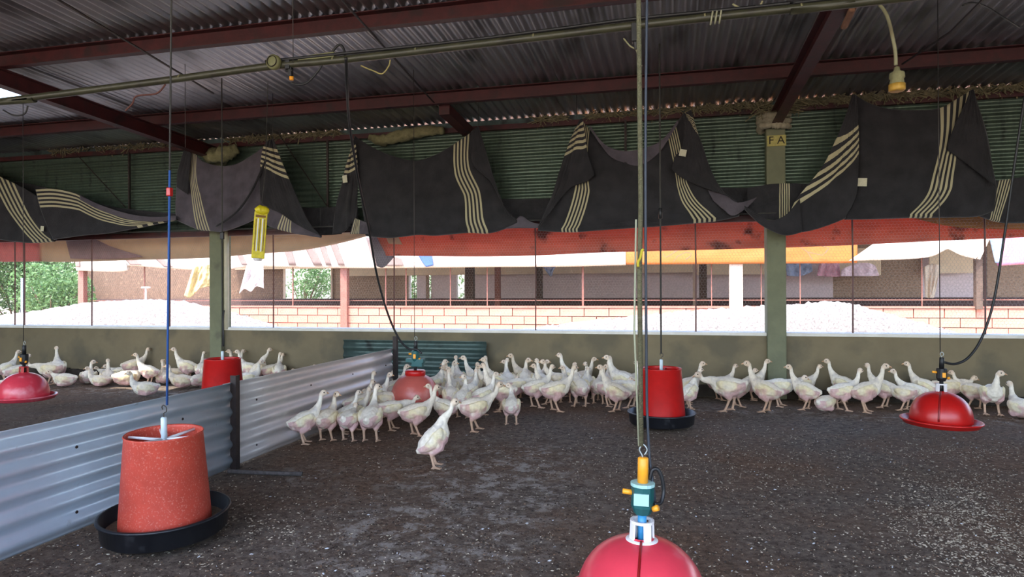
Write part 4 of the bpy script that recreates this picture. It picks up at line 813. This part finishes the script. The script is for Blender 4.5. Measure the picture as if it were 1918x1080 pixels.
# ============================================================ tarpaulin curtains outside the mesh
YT = D+.42
tr = cloth('tarp_curtain', [(700, 380), (900, 380), (1200, 370), (1500, 360), (1750, 350), (1990, 340)], [(722, 474), (752, 474), (890, 475), (1003, 473), (1109, 468), (1240, 464), (1434, 459), (1593, 453), (1735, 446), (1918, 438), (1990, 434)], left=[(688, 380), (700, 430), (722, 474)], Y=YT, m=red_tarp, folds=(.02, 14), hem=.03, nu=140, nv=30, thick=.003, label='faded red tarpaulin curtain rolled up outside the mesh', cat='tarpaulin')
cloth('ochre_panel', [(1690, 352), (1800, 350), (1990, 345)], [(1700, 405), (1800, 426), (1990, 430)], Y=YT-.05, m=ochre_tarp, parent=tr, nu=50, nv=20, thick=.003, folds=(.01, 6))
cloth('cream_patch', [(720, 436), (744, 440)], [(728, 456), (754, 458)], Y=YT-.06, m=beige_tarp, parent=tr, nu=12, nv=12, thick=.003, folds=(.003, 3))
tb = cloth('tarp_curtain', [(72, 380), (200, 380), (400, 380), (600, 380), (702, 380)], [(72, 485), (120, 486), (264, 482), (391, 478), (470, 471), (560, 464), (640, 449), (702, 432)], Y=YT+.04, m=beige_tarp, folds=(.018, 10), hem=.03, nu=120, nv=30, thick=.003, label='beige tarpaulin curtain rolled up outside the mesh at the left', cat='tarpaulin')
cloth('mauve_panel', [(121, 440), (160, 440), (210, 462), (262, 478)], [(132, 484), (170, 485), (225, 484), (268, 481)], Y=YT-.03, m=mauve_tarp, parent=tb, nu=40, nv=14, thick=.003, folds=(.004, 4))
tk = cloth('tarp_curtain', [(-90, 380), (0, 380), (74, 380)], [(-90, 485), (0, 486), (74, 485)], Y=YT, m=pink_tarp, folds=(.012, 6), hem=.03, nu=50, nv=20, thick=.003, label='dull pink tarpaulin curtain at the left edge', cat='tarpaulin')
tg = cloth('tarp_curtain', [(683, 415), (700, 415), (715, 440)], [(706, 498), (720, 500), (742, 476)], left=[(686, 415), (694, 450), (706, 498)], Y=YT+.1, m=mat('grey_tarp', srgb(120, 112, 118), .8, var=.15, trans=.2), nu=24, nv=30, thick=.003, folds=(.01, 4), label='small frayed grey tarpaulin scrap where the beige and red curtains meet', cat='tarpaulin')
CH = [
 # foot x, foot y, heading, pose, label, scale
 (818, 876, 12, 'upright', 'young white chicken standing alone in front of the whole flock, neck stretched up', 1.04),
 (570, 828, 8, 'alert', 'leftmost chicken of the front row, beside the partition, looking right', .98),
 (612, 828, 60, 'turn2', 'second chicken of the front row from the partition, pink flank, seen from behind', .98),
 (646, 827, 70, 'low', 'third chicken of the front row from the partition, pink rump, head lowered', .95),
 (662, 806, 20, 'alert2', 'chicken peeping out behind the third of the front row, looking right', .9),
 (684, 827, 75, 'alert3', 'broad white chicken of the front row turned away, fourth from the partition', 1.08),
 (737, 806, 10, 'low', 'chicken with a white tail turned left and lowered head, before the salmon drinker', 1.0),
 (782, 817, 8, 'alert2', 'white chicken looking right just before the salmon drinker', 1.05),
 (832, 800, 150, 'alert2', 'pink rumped chicken facing its neighbour right of the salmon drinker', .95),
 (893, 808, 15, 'walk', 'white chicken striding right in front of the crowd, right of the lone one', 1.12),
 (958, 796, 88, 'turn', 'small chicken seen from behind, standing alone before the crowd', .93),
 (935, 771, 175, 'alert3', 'creamy chicken facing left with its tail up behind the small one seen from behind', 1.18),
 (1043, 771, 10, 'alert2', 'cream and pink chicken looking right, foremost in the middle of the crowd', 1.16),
 (1086, 762, 110, 'back', 'tan tinged chicken seen from behind, right of the cream and pink one', 1.12),
 (1117, 758, 80, 'turn2', 'chicken with a pink bare flank seen from behind, middle right of the crowd', 1.0),
 (1152, 771, 168, 'alert', 'pinkish chicken facing left, at the right front of the crowd', 1.08),
 (1006, 764, 20, 'alert2', 'pinkish chicken half hidden left of the cream and pink one', 1.1),
 (866, 783, 70, 'back', 'chicken seen from behind between the lone one and the striding one', 1.0),
 (845, 776, 100, 'alert', 'round backed chicken seen from behind right of the salmon drinker', 1.0),
 (905, 777, 30, 'alert3', 'chicken behind the striding white one', 1.0),
 # group left of and behind the salmon drinker
 (668, 790, 20, 'alert2', 'chicken looking right, in the knot beside the partition, front', .95),
 (690, 783, 60, 'alert', 'tall necked chicken in the knot beside the partition', 1.02),
 (702, 778, 10, 'alert3', 'chicken looking right at the back of the knot beside the partition', 1.0),
 (716, 782, 170, 'low', 'grey white chicken with lowered head in the knot by the partition', .95),
 (676, 772, 170, 'alert', 'chicken turned to the partition at the back of the knot', .9),
 (728, 762, 15, 'alert', 'first of two chickens looking right between post and salmon drinker', 1.03),
 (740, 768, 25, 'alert2', 'second of two chickens looking right between post and salmon drinker', .95),
 (752, 752, 165, 'alert3', 'chicken just left behind the salmon drinker', 1.08),
 (648, 812, 15, 'alert', 'chicken pressed between the partition and the front row', .85),
 # crowd right of the drinker, rows from front to back
 (824, 768, 170, 'alert2', 'chicken touching the right side of the salmon drinker, facing left', .95),
 (812, 757, 30, 'alert', 'first head right of the salmon drinker collar, pinkish', 1.1),
 (826, 752, 10, 'alert3', 'second head right of the salmon drinker collar, looking right', 1.08),
 (842, 764, 85, 'turn', 'tall pale neck seen from behind, in the crowd right of the salmon drinker', 1.05),
 (856, 758, 170, 'alert', 'pink faced chicken facing left in the left part of the crowd', .98),
 (862, 747, 175, 'alert2', 'chicken at the back of the crowd before the dark green sheet, facing left', 1.06),
 (858, 740, 100, 'alert', 'shaded grey chicken head against the dark green sheet', 1.05),
 (880, 768, 60, 'alert2', 'yellowish backed chicken in the left part of the crowd', 1.0),
 (873, 752, 20, 'low', 'chicken with lowered pink face in the left part of the crowd', 1.05),
 (890, 757, 80, 'turn2', 'pale necked chicken seen from behind in the left part of the crowd', 1.05),
 (893, 745, 175, 'alert', 'chicken facing left below the right end of the dark green sheet', 1.12),
 (912, 738, 90, 'alert2', 'white chicken seen from behind at the right end of the dark green sheet', 1.08),
 (918, 755, 160, 'alert3', 'tan headed chicken in the centre of the crowd facing left', 1.05),
 (932, 749, 172, 'alert', 'tan headed chicken further back in the centre of the crowd', 1.1),
 (943, 757, 30, 'low', 'brownish headed chicken with lowered neck in the centre of the crowd', 1.0),
 (952, 745, 100, 'alert3', 'white necked chicken at the back, left of the centre gap', 1.05),
 (962, 757, 15, 'low', 'cream winged chicken standing low in the centre of the crowd', 1.05),
 (950, 738, 95, 'turn', 'shaded dark head at the very back of the crowd near the wall', 1.0),
 (981, 737, 175, 'alert', 'chicken at the back looking left with a pink face, against the wall', 1.1),
 (990, 746, 90, 'turn2', 'white chicken seen from behind left of the centre of the wall', 1.12),
 (1003, 742, 30, 'alert3', 'shaded chicken at the wall behind two white ones', 1.0),
 (1008, 748, 100, 'alert2', 'white backed chicken in the middle of the back row', 1.1),
 (1024, 757, 170, 'alert', 'tan cheeked chicken facing left behind the cream and pink one', 1.0),
 (1046, 747, 172, 'alert2', 'chicken facing left with a bluish white back, back row', 1.1),
 (1062, 755, 90, 'turn', 'pale neck seen from behind just right of the cream and pink chicken', 1.0),
 (1071, 743, 150, 'alert', 'tall chicken of the back row above the tan tinged one', 1.15),
 (1092, 738, 30, 'alert3', 'shaded chicken near the wall right of the tall one', 1.05),
 (1104, 748, 95, 'back', 'white chicken of the back row, right of the middle', 1.0),
 (1098, 757, 60, 'alert2', 'pale chicken between the tan tinged one and the pink flanked one', .95),
 (1125, 750, 85, 'turn2', 'white chicken behind the pink flanked one', .98),
 (1137, 760, 10, 'low', 'white chicken leaning behind the right front pinkish one', 1.05),
 (1140, 746, 80, 'alert', 'small white head at the back right of the crowd', .95),
 (1163, 748, 172, 'alert', 'first of two chickens facing left near the red feeder', 1.15),
 (1175, 744, 172, 'alert3', 'second of two chickens facing left near the red feeder', 1.12),
 (1178, 764, 175, 'low', 'long backed chicken facing left beside the red feeder pan', 1.08),
 (1190, 743, 20, 'low', 'pink faced chicken low behind the red feeder edge', 1.05),
 (1197, 750, 100, 'alert2', 'chicken half hidden by the red feeder', 1.05),
 # right row along the wall
 (1290, 757, 12, 'alert', 'chicken looking right, rear of two beside the red feeder', 1.06),
 (1294, 766, 30, 'upright', 'chicken with hanging wing, front of two right beside the red feeder', .93),
 (1362, 771, 176, 'low', 'low stretched chicken facing left, first in the row right of the feeder', 1.32),
 (1350, 750, 10, 'alert2', 'chicken looking right behind the low stretched one', 1.0),
 (1385, 762, 10, 'alert2', 'chicken turned to the tall left facing one', 1.0),
 (1432, 772, 173, 'alert', 'tall chicken facing left, just left of the right column', 1.17),
 (1412, 750, 15, 'alert', 'shaded chicken at the wall behind the tall left facing one', 1.06),
 (1463, 762, 12, 'low', 'white chicken in front of the right column, head turned right', 1.12),
 (1508, 768, 172, 'alert', 'chicken facing left, right of the right column', 1.05),
 (1500, 748, 10, 'alert2', 'shaded chicken at the wall right of the right column', 1.02),
 (1553, 770, 60, 'rest', 'dull pinkish chicken resting low in the right row', 1.0),
 (1576, 770, 25, 'alert2', 'white chicken looking right, middle of the right row', 1.06),
 (1573, 752, 168, 'alert', 'brownish shaded chicken facing left at the wall, middle of the right row', 1.08),
 (1622, 773, 8, 'alert', 'broad white chicken looking right, tallest of the right row', 1.14),
 (1655, 764, 165, 'alert3', 'chicken bent behind the tallest of the right row', 1.08),
 (1692, 768, 176, 'low', 'chicken stretching its head low to the left, left of the glossy drinker', .95),
 (1704, 766, 172, 'alert2', 'white chicken facing left close to the glossy drinker', .98),
 (1712, 752, 172, 'alert', 'chicken behind, facing left, near the glossy drinker', 1.05),
 (1770, 757, 20, 'low', 'white chicken mostly hidden behind the glossy drinker', 1.1),
 (1818, 766, 158, 'walk', 'shaded chicken facing left, right of the glossy drinker', 1.0),
 (1859, 778, 285, 'turn', 'white chicken facing the camera with its head to the right, far right', 1.13),
 (1912, 782, 120, 'sit', 'white chicken sitting at the right edge of the picture', 1.15),
 # left pen
 (12, 716, 20, 'alert', 'faint white chicken at the left edge, rear', 1.0),
 (30, 722, 25, 'alert2', 'faint white chicken left of the pink drinker, neck arched', 1.0),
 (8, 738, 10, 'rest', 'faint white chicken low beside the pink drinker at the left edge', 1.1),
 (92, 722, 170, 'low', 'white chicken bending down just right of the pink drinker', 1.15),
 (108, 716, 95, 'alert', 'tall necked chicken right of the pink drinker', 1.12),
 (120, 724, 150, 'rest', 'pinkish chicken resting below the tall necked one', 1.1),
 (95, 708, 60, 'sit', 'shaded chicken behind the pink drinker', 1.0),
 (166, 718, 80, 'sit2', 'white chicken sitting upright in the left pen, looking right', 1.15),
 (186, 724, 170, 'sit', 'pinkish chicken sitting in front of two others in the left pen', .95),
 (203, 719, 90, 'sit', 'white chicken sitting seen from behind, left pen', 1.15),
 (240, 722, 5, 'rest', 'long cream chicken lying down in the left pen', 1.25),
 (270, 742, 185, 'sit', 'yellowish chicken lying nearest to the partition in the left pen', 1.1),
 (276, 722, 165, 'alert', 'white backed chicken with a pink side standing in the left pen', 1.0),
 (250, 706, 170, 'rest', 'yellow lit chicken at the wall in the left pen', 1.1),
 (222, 708, 170, 'rest', 'shaded brown head at the wall in the left pen', .95),
 (286, 706, 10, 'alert2', 'sunlit chicken behind the white backed one', 1.1),
 (316, 716, 95, 'sit', 'chicken sitting just left of the blue cord', 1.1),
 (343, 726, 170, 'sit', 'chicken sitting right of the blue cord, front', 1.1),
 (340, 712, 165, 'sit2', 'chicken sitting right of the blue cord, behind', 1.15),
 (362, 712, 172, 'alert', 'chicken facing left at the wall, left of the red pen feeder', 1.1),
 (366, 724, 60, 'sit2', 'chicken sitting close to the partition, left of the red pen feeder', 1.0),
 (378, 716, 85, 'alert3', 'chicken touching the left side of the red pen feeder', .98),
 (463, 725, 5, 'sit', 'first chicken right of the red pen feeder, behind the partition', 1.2),
 (480, 716, 10, 'alert2', 'second chicken right of the red pen feeder, arched neck', 1.1),
 (492, 714, 175, 'alert', 'third chicken right of the red pen feeder', 1.06),
 (507, 716, 90, 'alert3', 'fourth chicken right of the red pen feeder', 1.0),
 (526, 712, 165, 'alert', 'fifth chicken right of the red pen feeder, arched neck', 1.06),
 (536, 708, 20, 'alert2', 'chicken at the wall behind the fifth one right of the red pen feeder', 1.0),
 (547, 718, 80, 'rest', 'brown shaded back low over the partition edge', 1.0),
 (562, 704, 15, 'upright', 'shaded tall chicken at the wall over the partition edge', 1.05),
 (578, 712, 10, 'sit', 'small pale head over the partition edge near the dark green sheet', .95),
]
# ============================================================ young chickens
def feather_mat():
    m = bpy.data.materials.new('young_feathers'); m.use_nodes = True; n = m.node_tree.nodes; l = m.node_tree.links; b = n['Principled BSDF']
    b.inputs['Roughness'].default_value = .85; b.inputs['Specular IOR Level'].default_value = .15
    at = n.new('ShaderNodeAttribute'); at.attribute_name = 'Col'
    tc = n.new('ShaderNodeTexCoord'); t = n.new('ShaderNodeTexNoise'); t.inputs['Scale'].default_value = 60; t.inputs['Detail'].default_value = 5; l.new(tc.outputs['Object'], t.inputs[0])
    oi = n.new('ShaderNodeObjectInfo')
    r = n.new('ShaderNodeValToRGB'); r.color_ramp.elements[0].color = (.88, .87, .85, 1); r.color_ramp.elements[1].color = (1, 1, 1, 1); r.color_ramp.elements[0].position = .35; r.color_ramp.elements[1].position = .6; l.new(t.outputs['Fac'], r.inputs[0])
    mx = n.new('ShaderNodeMixRGB'); mx.blend_type = 'MULTIPLY'; mx.inputs[0].default_value = 1; l.new(at.outputs['Color'], mx.inputs[1]); l.new(r.outputs[0], mx.inputs[2])
    r2 = n.new('ShaderNodeValToRGB'); r2.color_ramp.elements[0].color = (.86, .79, .71, 1); r2.color_ramp.elements[1].color = (1, .99, .97, 1); l.new(oi.outputs['Random'], r2.inputs[0])
    m2 = n.new('ShaderNodeMixRGB'); m2.blend_type = 'MULTIPLY'; m2.inputs[0].default_value = 1; l.new(mx.outputs[0], m2.inputs[1]); l.new(r2.outputs[0], m2.inputs[2])
    l.new(m2.outputs[0], b.inputs['Base Color'])
    bp = n.new('ShaderNodeBump'); bp.inputs['Strength'].default_value = .5; bp.inputs['Distance'].default_value = .004
    mp = n.new('ShaderNodeMapping'); mp.inputs['Scale'].default_value = (60, 160, 160); l.new(tc.outputs['Object'], mp.inputs[0]); t3 = n.new('ShaderNodeTexNoise'); t3.inputs['Scale'].default_value = 1; t3.inputs['Detail'].default_value = 4; l.new(mp.outputs[0], t3.inputs[0])
    l.new(t3.outputs['Fac'], bp.inputs['Height']); l.new(bp.outputs[0], b.inputs['Normal'])
    return m
feath = feather_mat(); beak_m = mat('chick_beak', srgb(206, 160, 120), .5); eye_m = mat('chick_eye', srgb(24, 18, 16), .2); comb_m = mat('chick_comb', srgb(206, 150, 124), .6)
BODY = [(-.124, .184, .008, .012), (-.108, .178, .024, .022), (-.086, .166, .043, .043), (-.055, .157, .057, .058), (-.015, .153, .063, .066), (.022, .158, .062, .063), (.050, .170, .051, .053), (.070, .187, .035, .038)]
def chicken_mesh(name, pitch=0, head=(.135, 0, .315), hdir=(1, 0, -.1), sit=False, stance=0, tail=0, fat=1.0, legspread=.036):
    piv = Vector((-.01, 0, .15)); R = Matrix.Rotation(-pitch, 3, 'Y'); dz = -.088 if sit else 0
    def T(p): q = R @ (Vector(p)-piv)+piv; q.z += dz; return q
    secs = []; pts = [T((x, 0, z+(tail if x < -.1 else 0))) for x, z, a, b in BODY]
    for i, (x, z, a, b) in enumerate(BODY):
        t = pts[min(i+1, len(pts)-1)]-pts[max(i-1, 0)]; secs.append((pts[i], t, a*fat, b*fat))
    h = Vector(head); h.z += dz; hd = Vector(hdir).normalized(); back = h-hd*.014-Vector((0, 0, .012)); nb = pts[-1]; tdir = (pts[-1]-pts[-2]).normalized()
    L = (h-nb).length; c1_ = nb+tdir*.35*L; c2_ = back+Vector((0, 0, -1))*.45*L+hd*-.004
    N = 9; prev = nb
    for k in range(1, N+1):
        t = k/N; p = nb*(1-t)**3+c1_*3*t*(1-t)**2+c2_*3*t*t*(1-t)+back*t**3
        rr = .021*(1-t)**1.8+.0132; secs.append((p, (p-prev).normalized()*.8+(hd*.5*t*t), rr*.95, rr*1.05)); prev = p
    for d_, a, b in ((-.004, .0165, .0185), (.004, .0190, .0215), (.014, .0185, .0205), (.024, .0140, .0155), (.032, .007, .009)):
        secs.append((h+hd*(d_-.006), hd, a, b))
    # leave tangent flips to the loft: keep the tangents mostly along the neck
    mb = MB(); mb.loft(secs, 16)
    # wings
    for s in (-1, 1):
        w = []
        for x, z, y, a, b in ((.058, .178, .044, .006, .012), (.040, .176, .055, .012, .026), (.0, .168, .063, .014, .034), (-.04, .163, .060, .013, .030), (-.078, .162, .046, .009, .018), (-.108, .168, .030, .004, .007)):
            w.append((T((x, s*y*fat, z)), R @ Vector((-1, 0, 0)), a, b))
        mb.loft(w, 10)
    # legs
    if not sit:
        for s in (-1, 1):
            st = stance*s; hipp = T((-.012, s*.034, .135)); hock = Vector((-.030+st*.6, s*(legspread+.002), .078)); foot = Vector((-.008+st, s*(legspread+.006), .010))
            mb.tube([hipp+Vector((.006, 0, .02)), hipp.lerp(hock, .35)+Vector((.014, 0, 0)), hipp.lerp(hock, .75), hock], [.040, .036, .021, .0115], 10)
            mb.tube([hock+Vector((0, 0, .006)), hock.lerp(foot, .5), foot], [.0095, .0080, .0085], 8)
            for an, Lt in ((-.55, .036), (0, .043), (.55, .036), (2.75, .02)):
                d = Vector((math.cos(an), math.sin(an), 0)); mb.tube([foot+Vector((0, 0, .001)), foot+d*Lt*.5+Vector((0, 0, -.001)), foot+d*Lt+Vector((0, 0, -.0045))], [.0072, .0060, .0042], 6)
    else:
        for s in (-1, 1): mb.loft([(Vector((-.05, s*.038, .04)), Vector((1, 0, 0)), .015, .02), (Vector((-.01, s*.05, .04)), Vector((1, 0, 0)), .026, .034), (Vector((.035, s*.044, .036)), Vector((1, 0, 0)), .016, .022)], 10)
    me0 = mb.mesh('raw', feath, True); o = link('raw', me0)
    rm = o.modifiers.new('r', 'REMESH'); rm.mode = 'VOXEL'; rm.voxel_size = .0042; rm.use_smooth_shade = True
    sm = o.modifiers.new('s', 'SMOOTH'); sm.iterations = 2; sm.factor = .5
    bpy.context.view_layer.update()
    me = bpy.data.meshes.new_from_object(o.evaluated_get(bpy.context.evaluated_depsgraph_get())); me.name = name
    bpy.data.objects.remove(o); bpy.data.meshes.remove(me0)
    nv = len(me.vertices); co = np.empty(nv*3, np.float32); me.vertices.foreach_get('co', co); co = co.reshape(-1, 3)
    # downy unevenness of the plumage
    no = np.empty(nv*3, np.float32); me.vertices.foreach_get('normal', no); no = no.reshape(-1, 3)
    Ri = np.array(R.inverted()); loc = (co-np.array([piv.x, piv.y, piv.z+dz])) @ Ri.T + np.array([piv.x, piv.y, piv.z])
    C = np.zeros((nv, 4), np.float32); C[:, 3] = 1
    white = np.array(srgb(248, 240, 226)); cream_ = np.array(srgb(246, 234, 196)); pink = np.array(srgb(216, 170, 172)); leg = np.array(srgb(214, 180, 156)); face = np.array(srgb(222, 190, 160)); grey = np.array(srgb(190, 182, 180))
    hv = np.array(h)
    for i in range(nv):
        x, y, z = loc[i]; X, Y_, Z = co[i]; n1 = noise.noise(Vector((X*22, Y_*22, Z*22+len(name)))); n2 = noise.noise(Vector((X*60, Y_*60, Z*60)))
        c = white.copy()
        if abs(y) > .045*fat and .13 < z < .205 and x > -.11 and x < .07: c = c+(cream_-c)*min(1, .75+n1)
        fl = max(0, min(1, (.155-z)/.03+n1*1.6)) if (-.12 < x < .05 and abs(y) > .018) else 0      # bare pink flank and rump
        if x < -.06: fl = max(fl, max(0, min(1, (-.06-x)/.03+n1*2))*(z < .185)*.9)
        if x < -.112: fl = 0
        c = c+(pink-c)*fl*.85
        if .035 < x < .09 and z > .19 and abs(y) < .05: c = c+(grey-c)*max(0, min(1, .4+n1*2))*.6
        dh = math.sqrt((X-hv[0])**2+(Y_-hv[1])**2+(Z-hv[2])**2)
        if dh < .035: c = c+(face-c)*max(0, min(1, 1.4-dh/.022))
        if not sit and Z < .095: c = c+(leg-c)*min(1, max(0, (.095-Z)/.02))
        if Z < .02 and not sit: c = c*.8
        C[i, :3] = np.clip(c*(1+.06*n2), 0, 1)
        lim = .0022 if (Z > .1+dz and dh > .03) else 0
        co[i] += no[i]*(n1*1.2+n2*.8)*lim
    me.vertices.foreach_set('co', co.ravel())
    ca = me.color_attributes.new('Col', 'FLOAT_COLOR', 'POINT'); ca.data.foreach_set('color', C.ravel())
    me.materials.clear(); me.materials.append(feath); me.update()
    # beak, eyes, comb as separate small meshes in chicken space
    sd = Vector((0, 0, 1)).cross(hd).normalized(); up = hd.cross(sd).normalized()
    bk = MB().loft([(h+hd*.018, hd, .0075, .008), (h+hd*.030-up*.001, hd, .0055, .0062), (h+hd*.043-up*.005, hd, .0015, .002)], 8).mesh('beak', beak_m, True)
    eyes = []
    for s in (-1, 1):
        M = Matrix((sd, hd, up)).transposed()
        e = MB(); e.lathe([(0, -.0045), (.0032, -.003), (.0045, 0), (.0032, .003), (0, .0045)], 10, None, h+sd*s*.0172+hd*.004+up*.004); eyes.append(e.mesh('eye', eye_m, True))
    cb = MB().loft([(h+hd*.002+up*.018, hd, .002, .002), (h+hd*.010+up*.0185, hd, .0025, .0035), (h+hd*.020+up*.0135, hd, .002, .002)], 6).mesh('comb', comb_m, True)
    return me, bk, eyes, cb
V = {}
def var(k, *a, **kw): V[k] = chicken_mesh('chick_'+k, *a, **kw)
var('alert', .30, (.112, 0, .335), (1, 0, -.05), stance=.012)
var('alert2', .12, (.130, .012, .312), (.9, .45, -.05), stance=-.016)
var('alert3', .20, (.112, -.012, .322), (.8, -.6, -.1), stance=.006)
var('walk', .05, (.152, 0, .290), (1, 0, -.15), stance=.030)
var('turn', .18, (.085, .022, .305), (.1, 1, -.1))
var('turn2', .15, (.085, -.022, .308), (-.1, -1, -.1))
var('back', .22, (.070, .012, .318), (-.7, .6, -.05), stance=.01)
var('low', -.05, (.170, .01, .225), (1, .1, -.35), stance=.02)
var('upright', .72, (.100, 0, .352), (1, .1, -.1), stance=.014, tail=-.01)
var('sit', .06, (.112, .004, .300), (1, .1, -.1), sit=True)
var('sit2', .03, (.088, -.02, .285), (.3, -1, -.15), sit=True)
var('rest', 0, (.125, .01, .235), (1, .2, -.3), sit=True)
def chick(px, py, h, v, label, s=1.0, group=None, pos=None):
    p = pos or on_z(px, py, 0); r = empty('chicken', (p.x, p.y, .002), facing(px, h), label=label, cat='chicken', group=group or 'young chickens of the flock'); r.scale = (s, s, s)
    me, bk, eyes, cb = V[v]
    link('body', me, r); link('beak', bk, r); link('eye', eyes[0], r); link('eye', eyes[1], r); link('comb', cb, r)
# ease crowded birds apart so that no two stand in each other
FP = [on_z(a[0], a[1], 0) for a in CH]; F0 = [p.copy() for p in FP]
obst = [(P1, .29), (P2, .27), (P3, .27), (d3.location, .22), (d4.location, .27), (d2.location, .15)]
for it in range(60):
    for i in range(len(FP)):
        for j in range(i):
            d = FP[i]-FP[j]; d.z = 0; L = d.length; mn = .155*(CH[i][5]+CH[j][5])/2
            if L < mn:
                k = (mn-L)*.5; u = d.normalized() if L > 1e-4 else Vector((0, 1, 0)); FP[i] += u*k; FP[j] -= u*k
    for i, p in enumerate(FP):
        p += (F0[i]-p)*.06; p.y = min(p.y, D-.17)
        for c, rr in obst:
            d = Vector((p.x-c.x, p.y-c.y, 0))
            if d.length < rr*.8: p += d.normalized()*(rr*.8-d.length)
        if abs(p.x-PX) < .10 and p.y < Yend: p.x = PX+(.10 if F0[i].x > PX else -.10)
for a, p in zip(CH, FP): chick(*a, pos=p)
# ============================================================ loose litter: shavings, husks, feathers
def scatter(name, n, size, m, label, dens, seed, thick=.35):
    r = np.random.default_rng(seed); P = []
    while len(P) < n:
        px = r.uniform(-20, 1940, 4000); py = 545+r.uniform(170, 560, 4000)
        for a, b in zip(px, py):
            if r.uniform() < dens(a, b):
                q = on_z(a, b)
                if q.y < D-.05 and q.y > .9: P.append((q.x, q.y))
    P = np.array(P[:n]); z = np.array([0.0]*n); an = r.uniform(0, 2*PI, n); s = size*r.uniform(.45, 1.3, n)
    # surface height as in the floor grid
    iy = np.clip((P[:, 1]-YB)/(D-YB)*(ny-1), 0, ny-2).astype(int); ix = np.clip((P[:, 0]-XL)/(XR-XL)*(nx-1), 0, nx-2).astype(int); z = GZ[iy, ix]-.004
    V_ = np.zeros((n, 5, 3)); L = np.stack([np.cos(an), np.sin(an)], -1); W = np.stack([-np.sin(an), np.cos(an)], -1); wd = r.uniform(.25, .6, n)
    for k, (u, v, zz) in enumerate(((1, 0, 0), (0, 1, 0), (-1, 0, 0), (0, -1, 0), (.1, 0, 1))):
        V_[:, k, :2] = P+L*(u*s)[:, None]+W*(v*wd*s)[:, None]; V_[:, k, 2] = z+zz*s*thick+(0 if k == 4 else r.uniform(-.001, .003, n))
    base = (np.arange(n)*5)[:, None, None]; T = (np.array([[0, 1, 4], [1, 2, 4], [2, 3, 4], [3, 0, 4]])[None]+base).reshape(-1, 3).astype(np.int32)
    me = bpy.data.meshes.new(name); me.vertices.add(n*5); me.vertices.foreach_set('co', V_.ravel().astype(np.float32)); me.loops.add(T.size); me.loops.foreach_set('vertex_index', T.ravel()); me.polygons.add(len(T)); me.polygons.foreach_set('loop_start', np.arange(0, T.size, 3, dtype=np.int32)); me.update(calc_edges=True)
    me.materials.append(m); return link(name, me, floor, kind='stuff', label=label)
def g(a, b, cx, cy, sx, sy): return math.exp(-((a-cx)/sx)**2-((b-cy)/sy)**2)
persp = lambda b: min(1, (650-0)/(b-300))**2
scatter('shavings', 12000, .0064, mat('pale_shaving', srgb(204, 192, 170), .9, var=.15, var_scale=60), 'pale wood shavings scattered in the litter', lambda a, b: 0.07+.9*g(a, b, 1790, 955, 110, 65)+.5*g(a, b, 1880, 1030, 120, 60)+.22*g(a, b, 540, 975, 110, 50)+.25*g(a, b, 1350, 860, 300, 60)+.5*g(a, b, 1790, 842, 110, 14), 1)
scatter('dark_clods', 6000, .007, mat('dark_clod', srgb(64, 53, 46), .95, var=.2), 'dark crumbs of trodden litter', lambda a, b: .3, 2, .7)
scatter('brown_shavings', 9000, .006, mat('brown_shaving', srgb(132, 106, 84), .9, var=.2, var_scale=50), 'brown shavings in the litter', lambda a, b: .2+.4*g(a, b, 1700, 840, 300, 40), 3)
scatter('feathers', 260, .008, mat('white_down', srgb(226, 230, 236), .8), 'small white feathers and droppings on the litter', lambda a, b: .3+.3*g(a, b, 1250, 950, 300, 80), 4, .5)
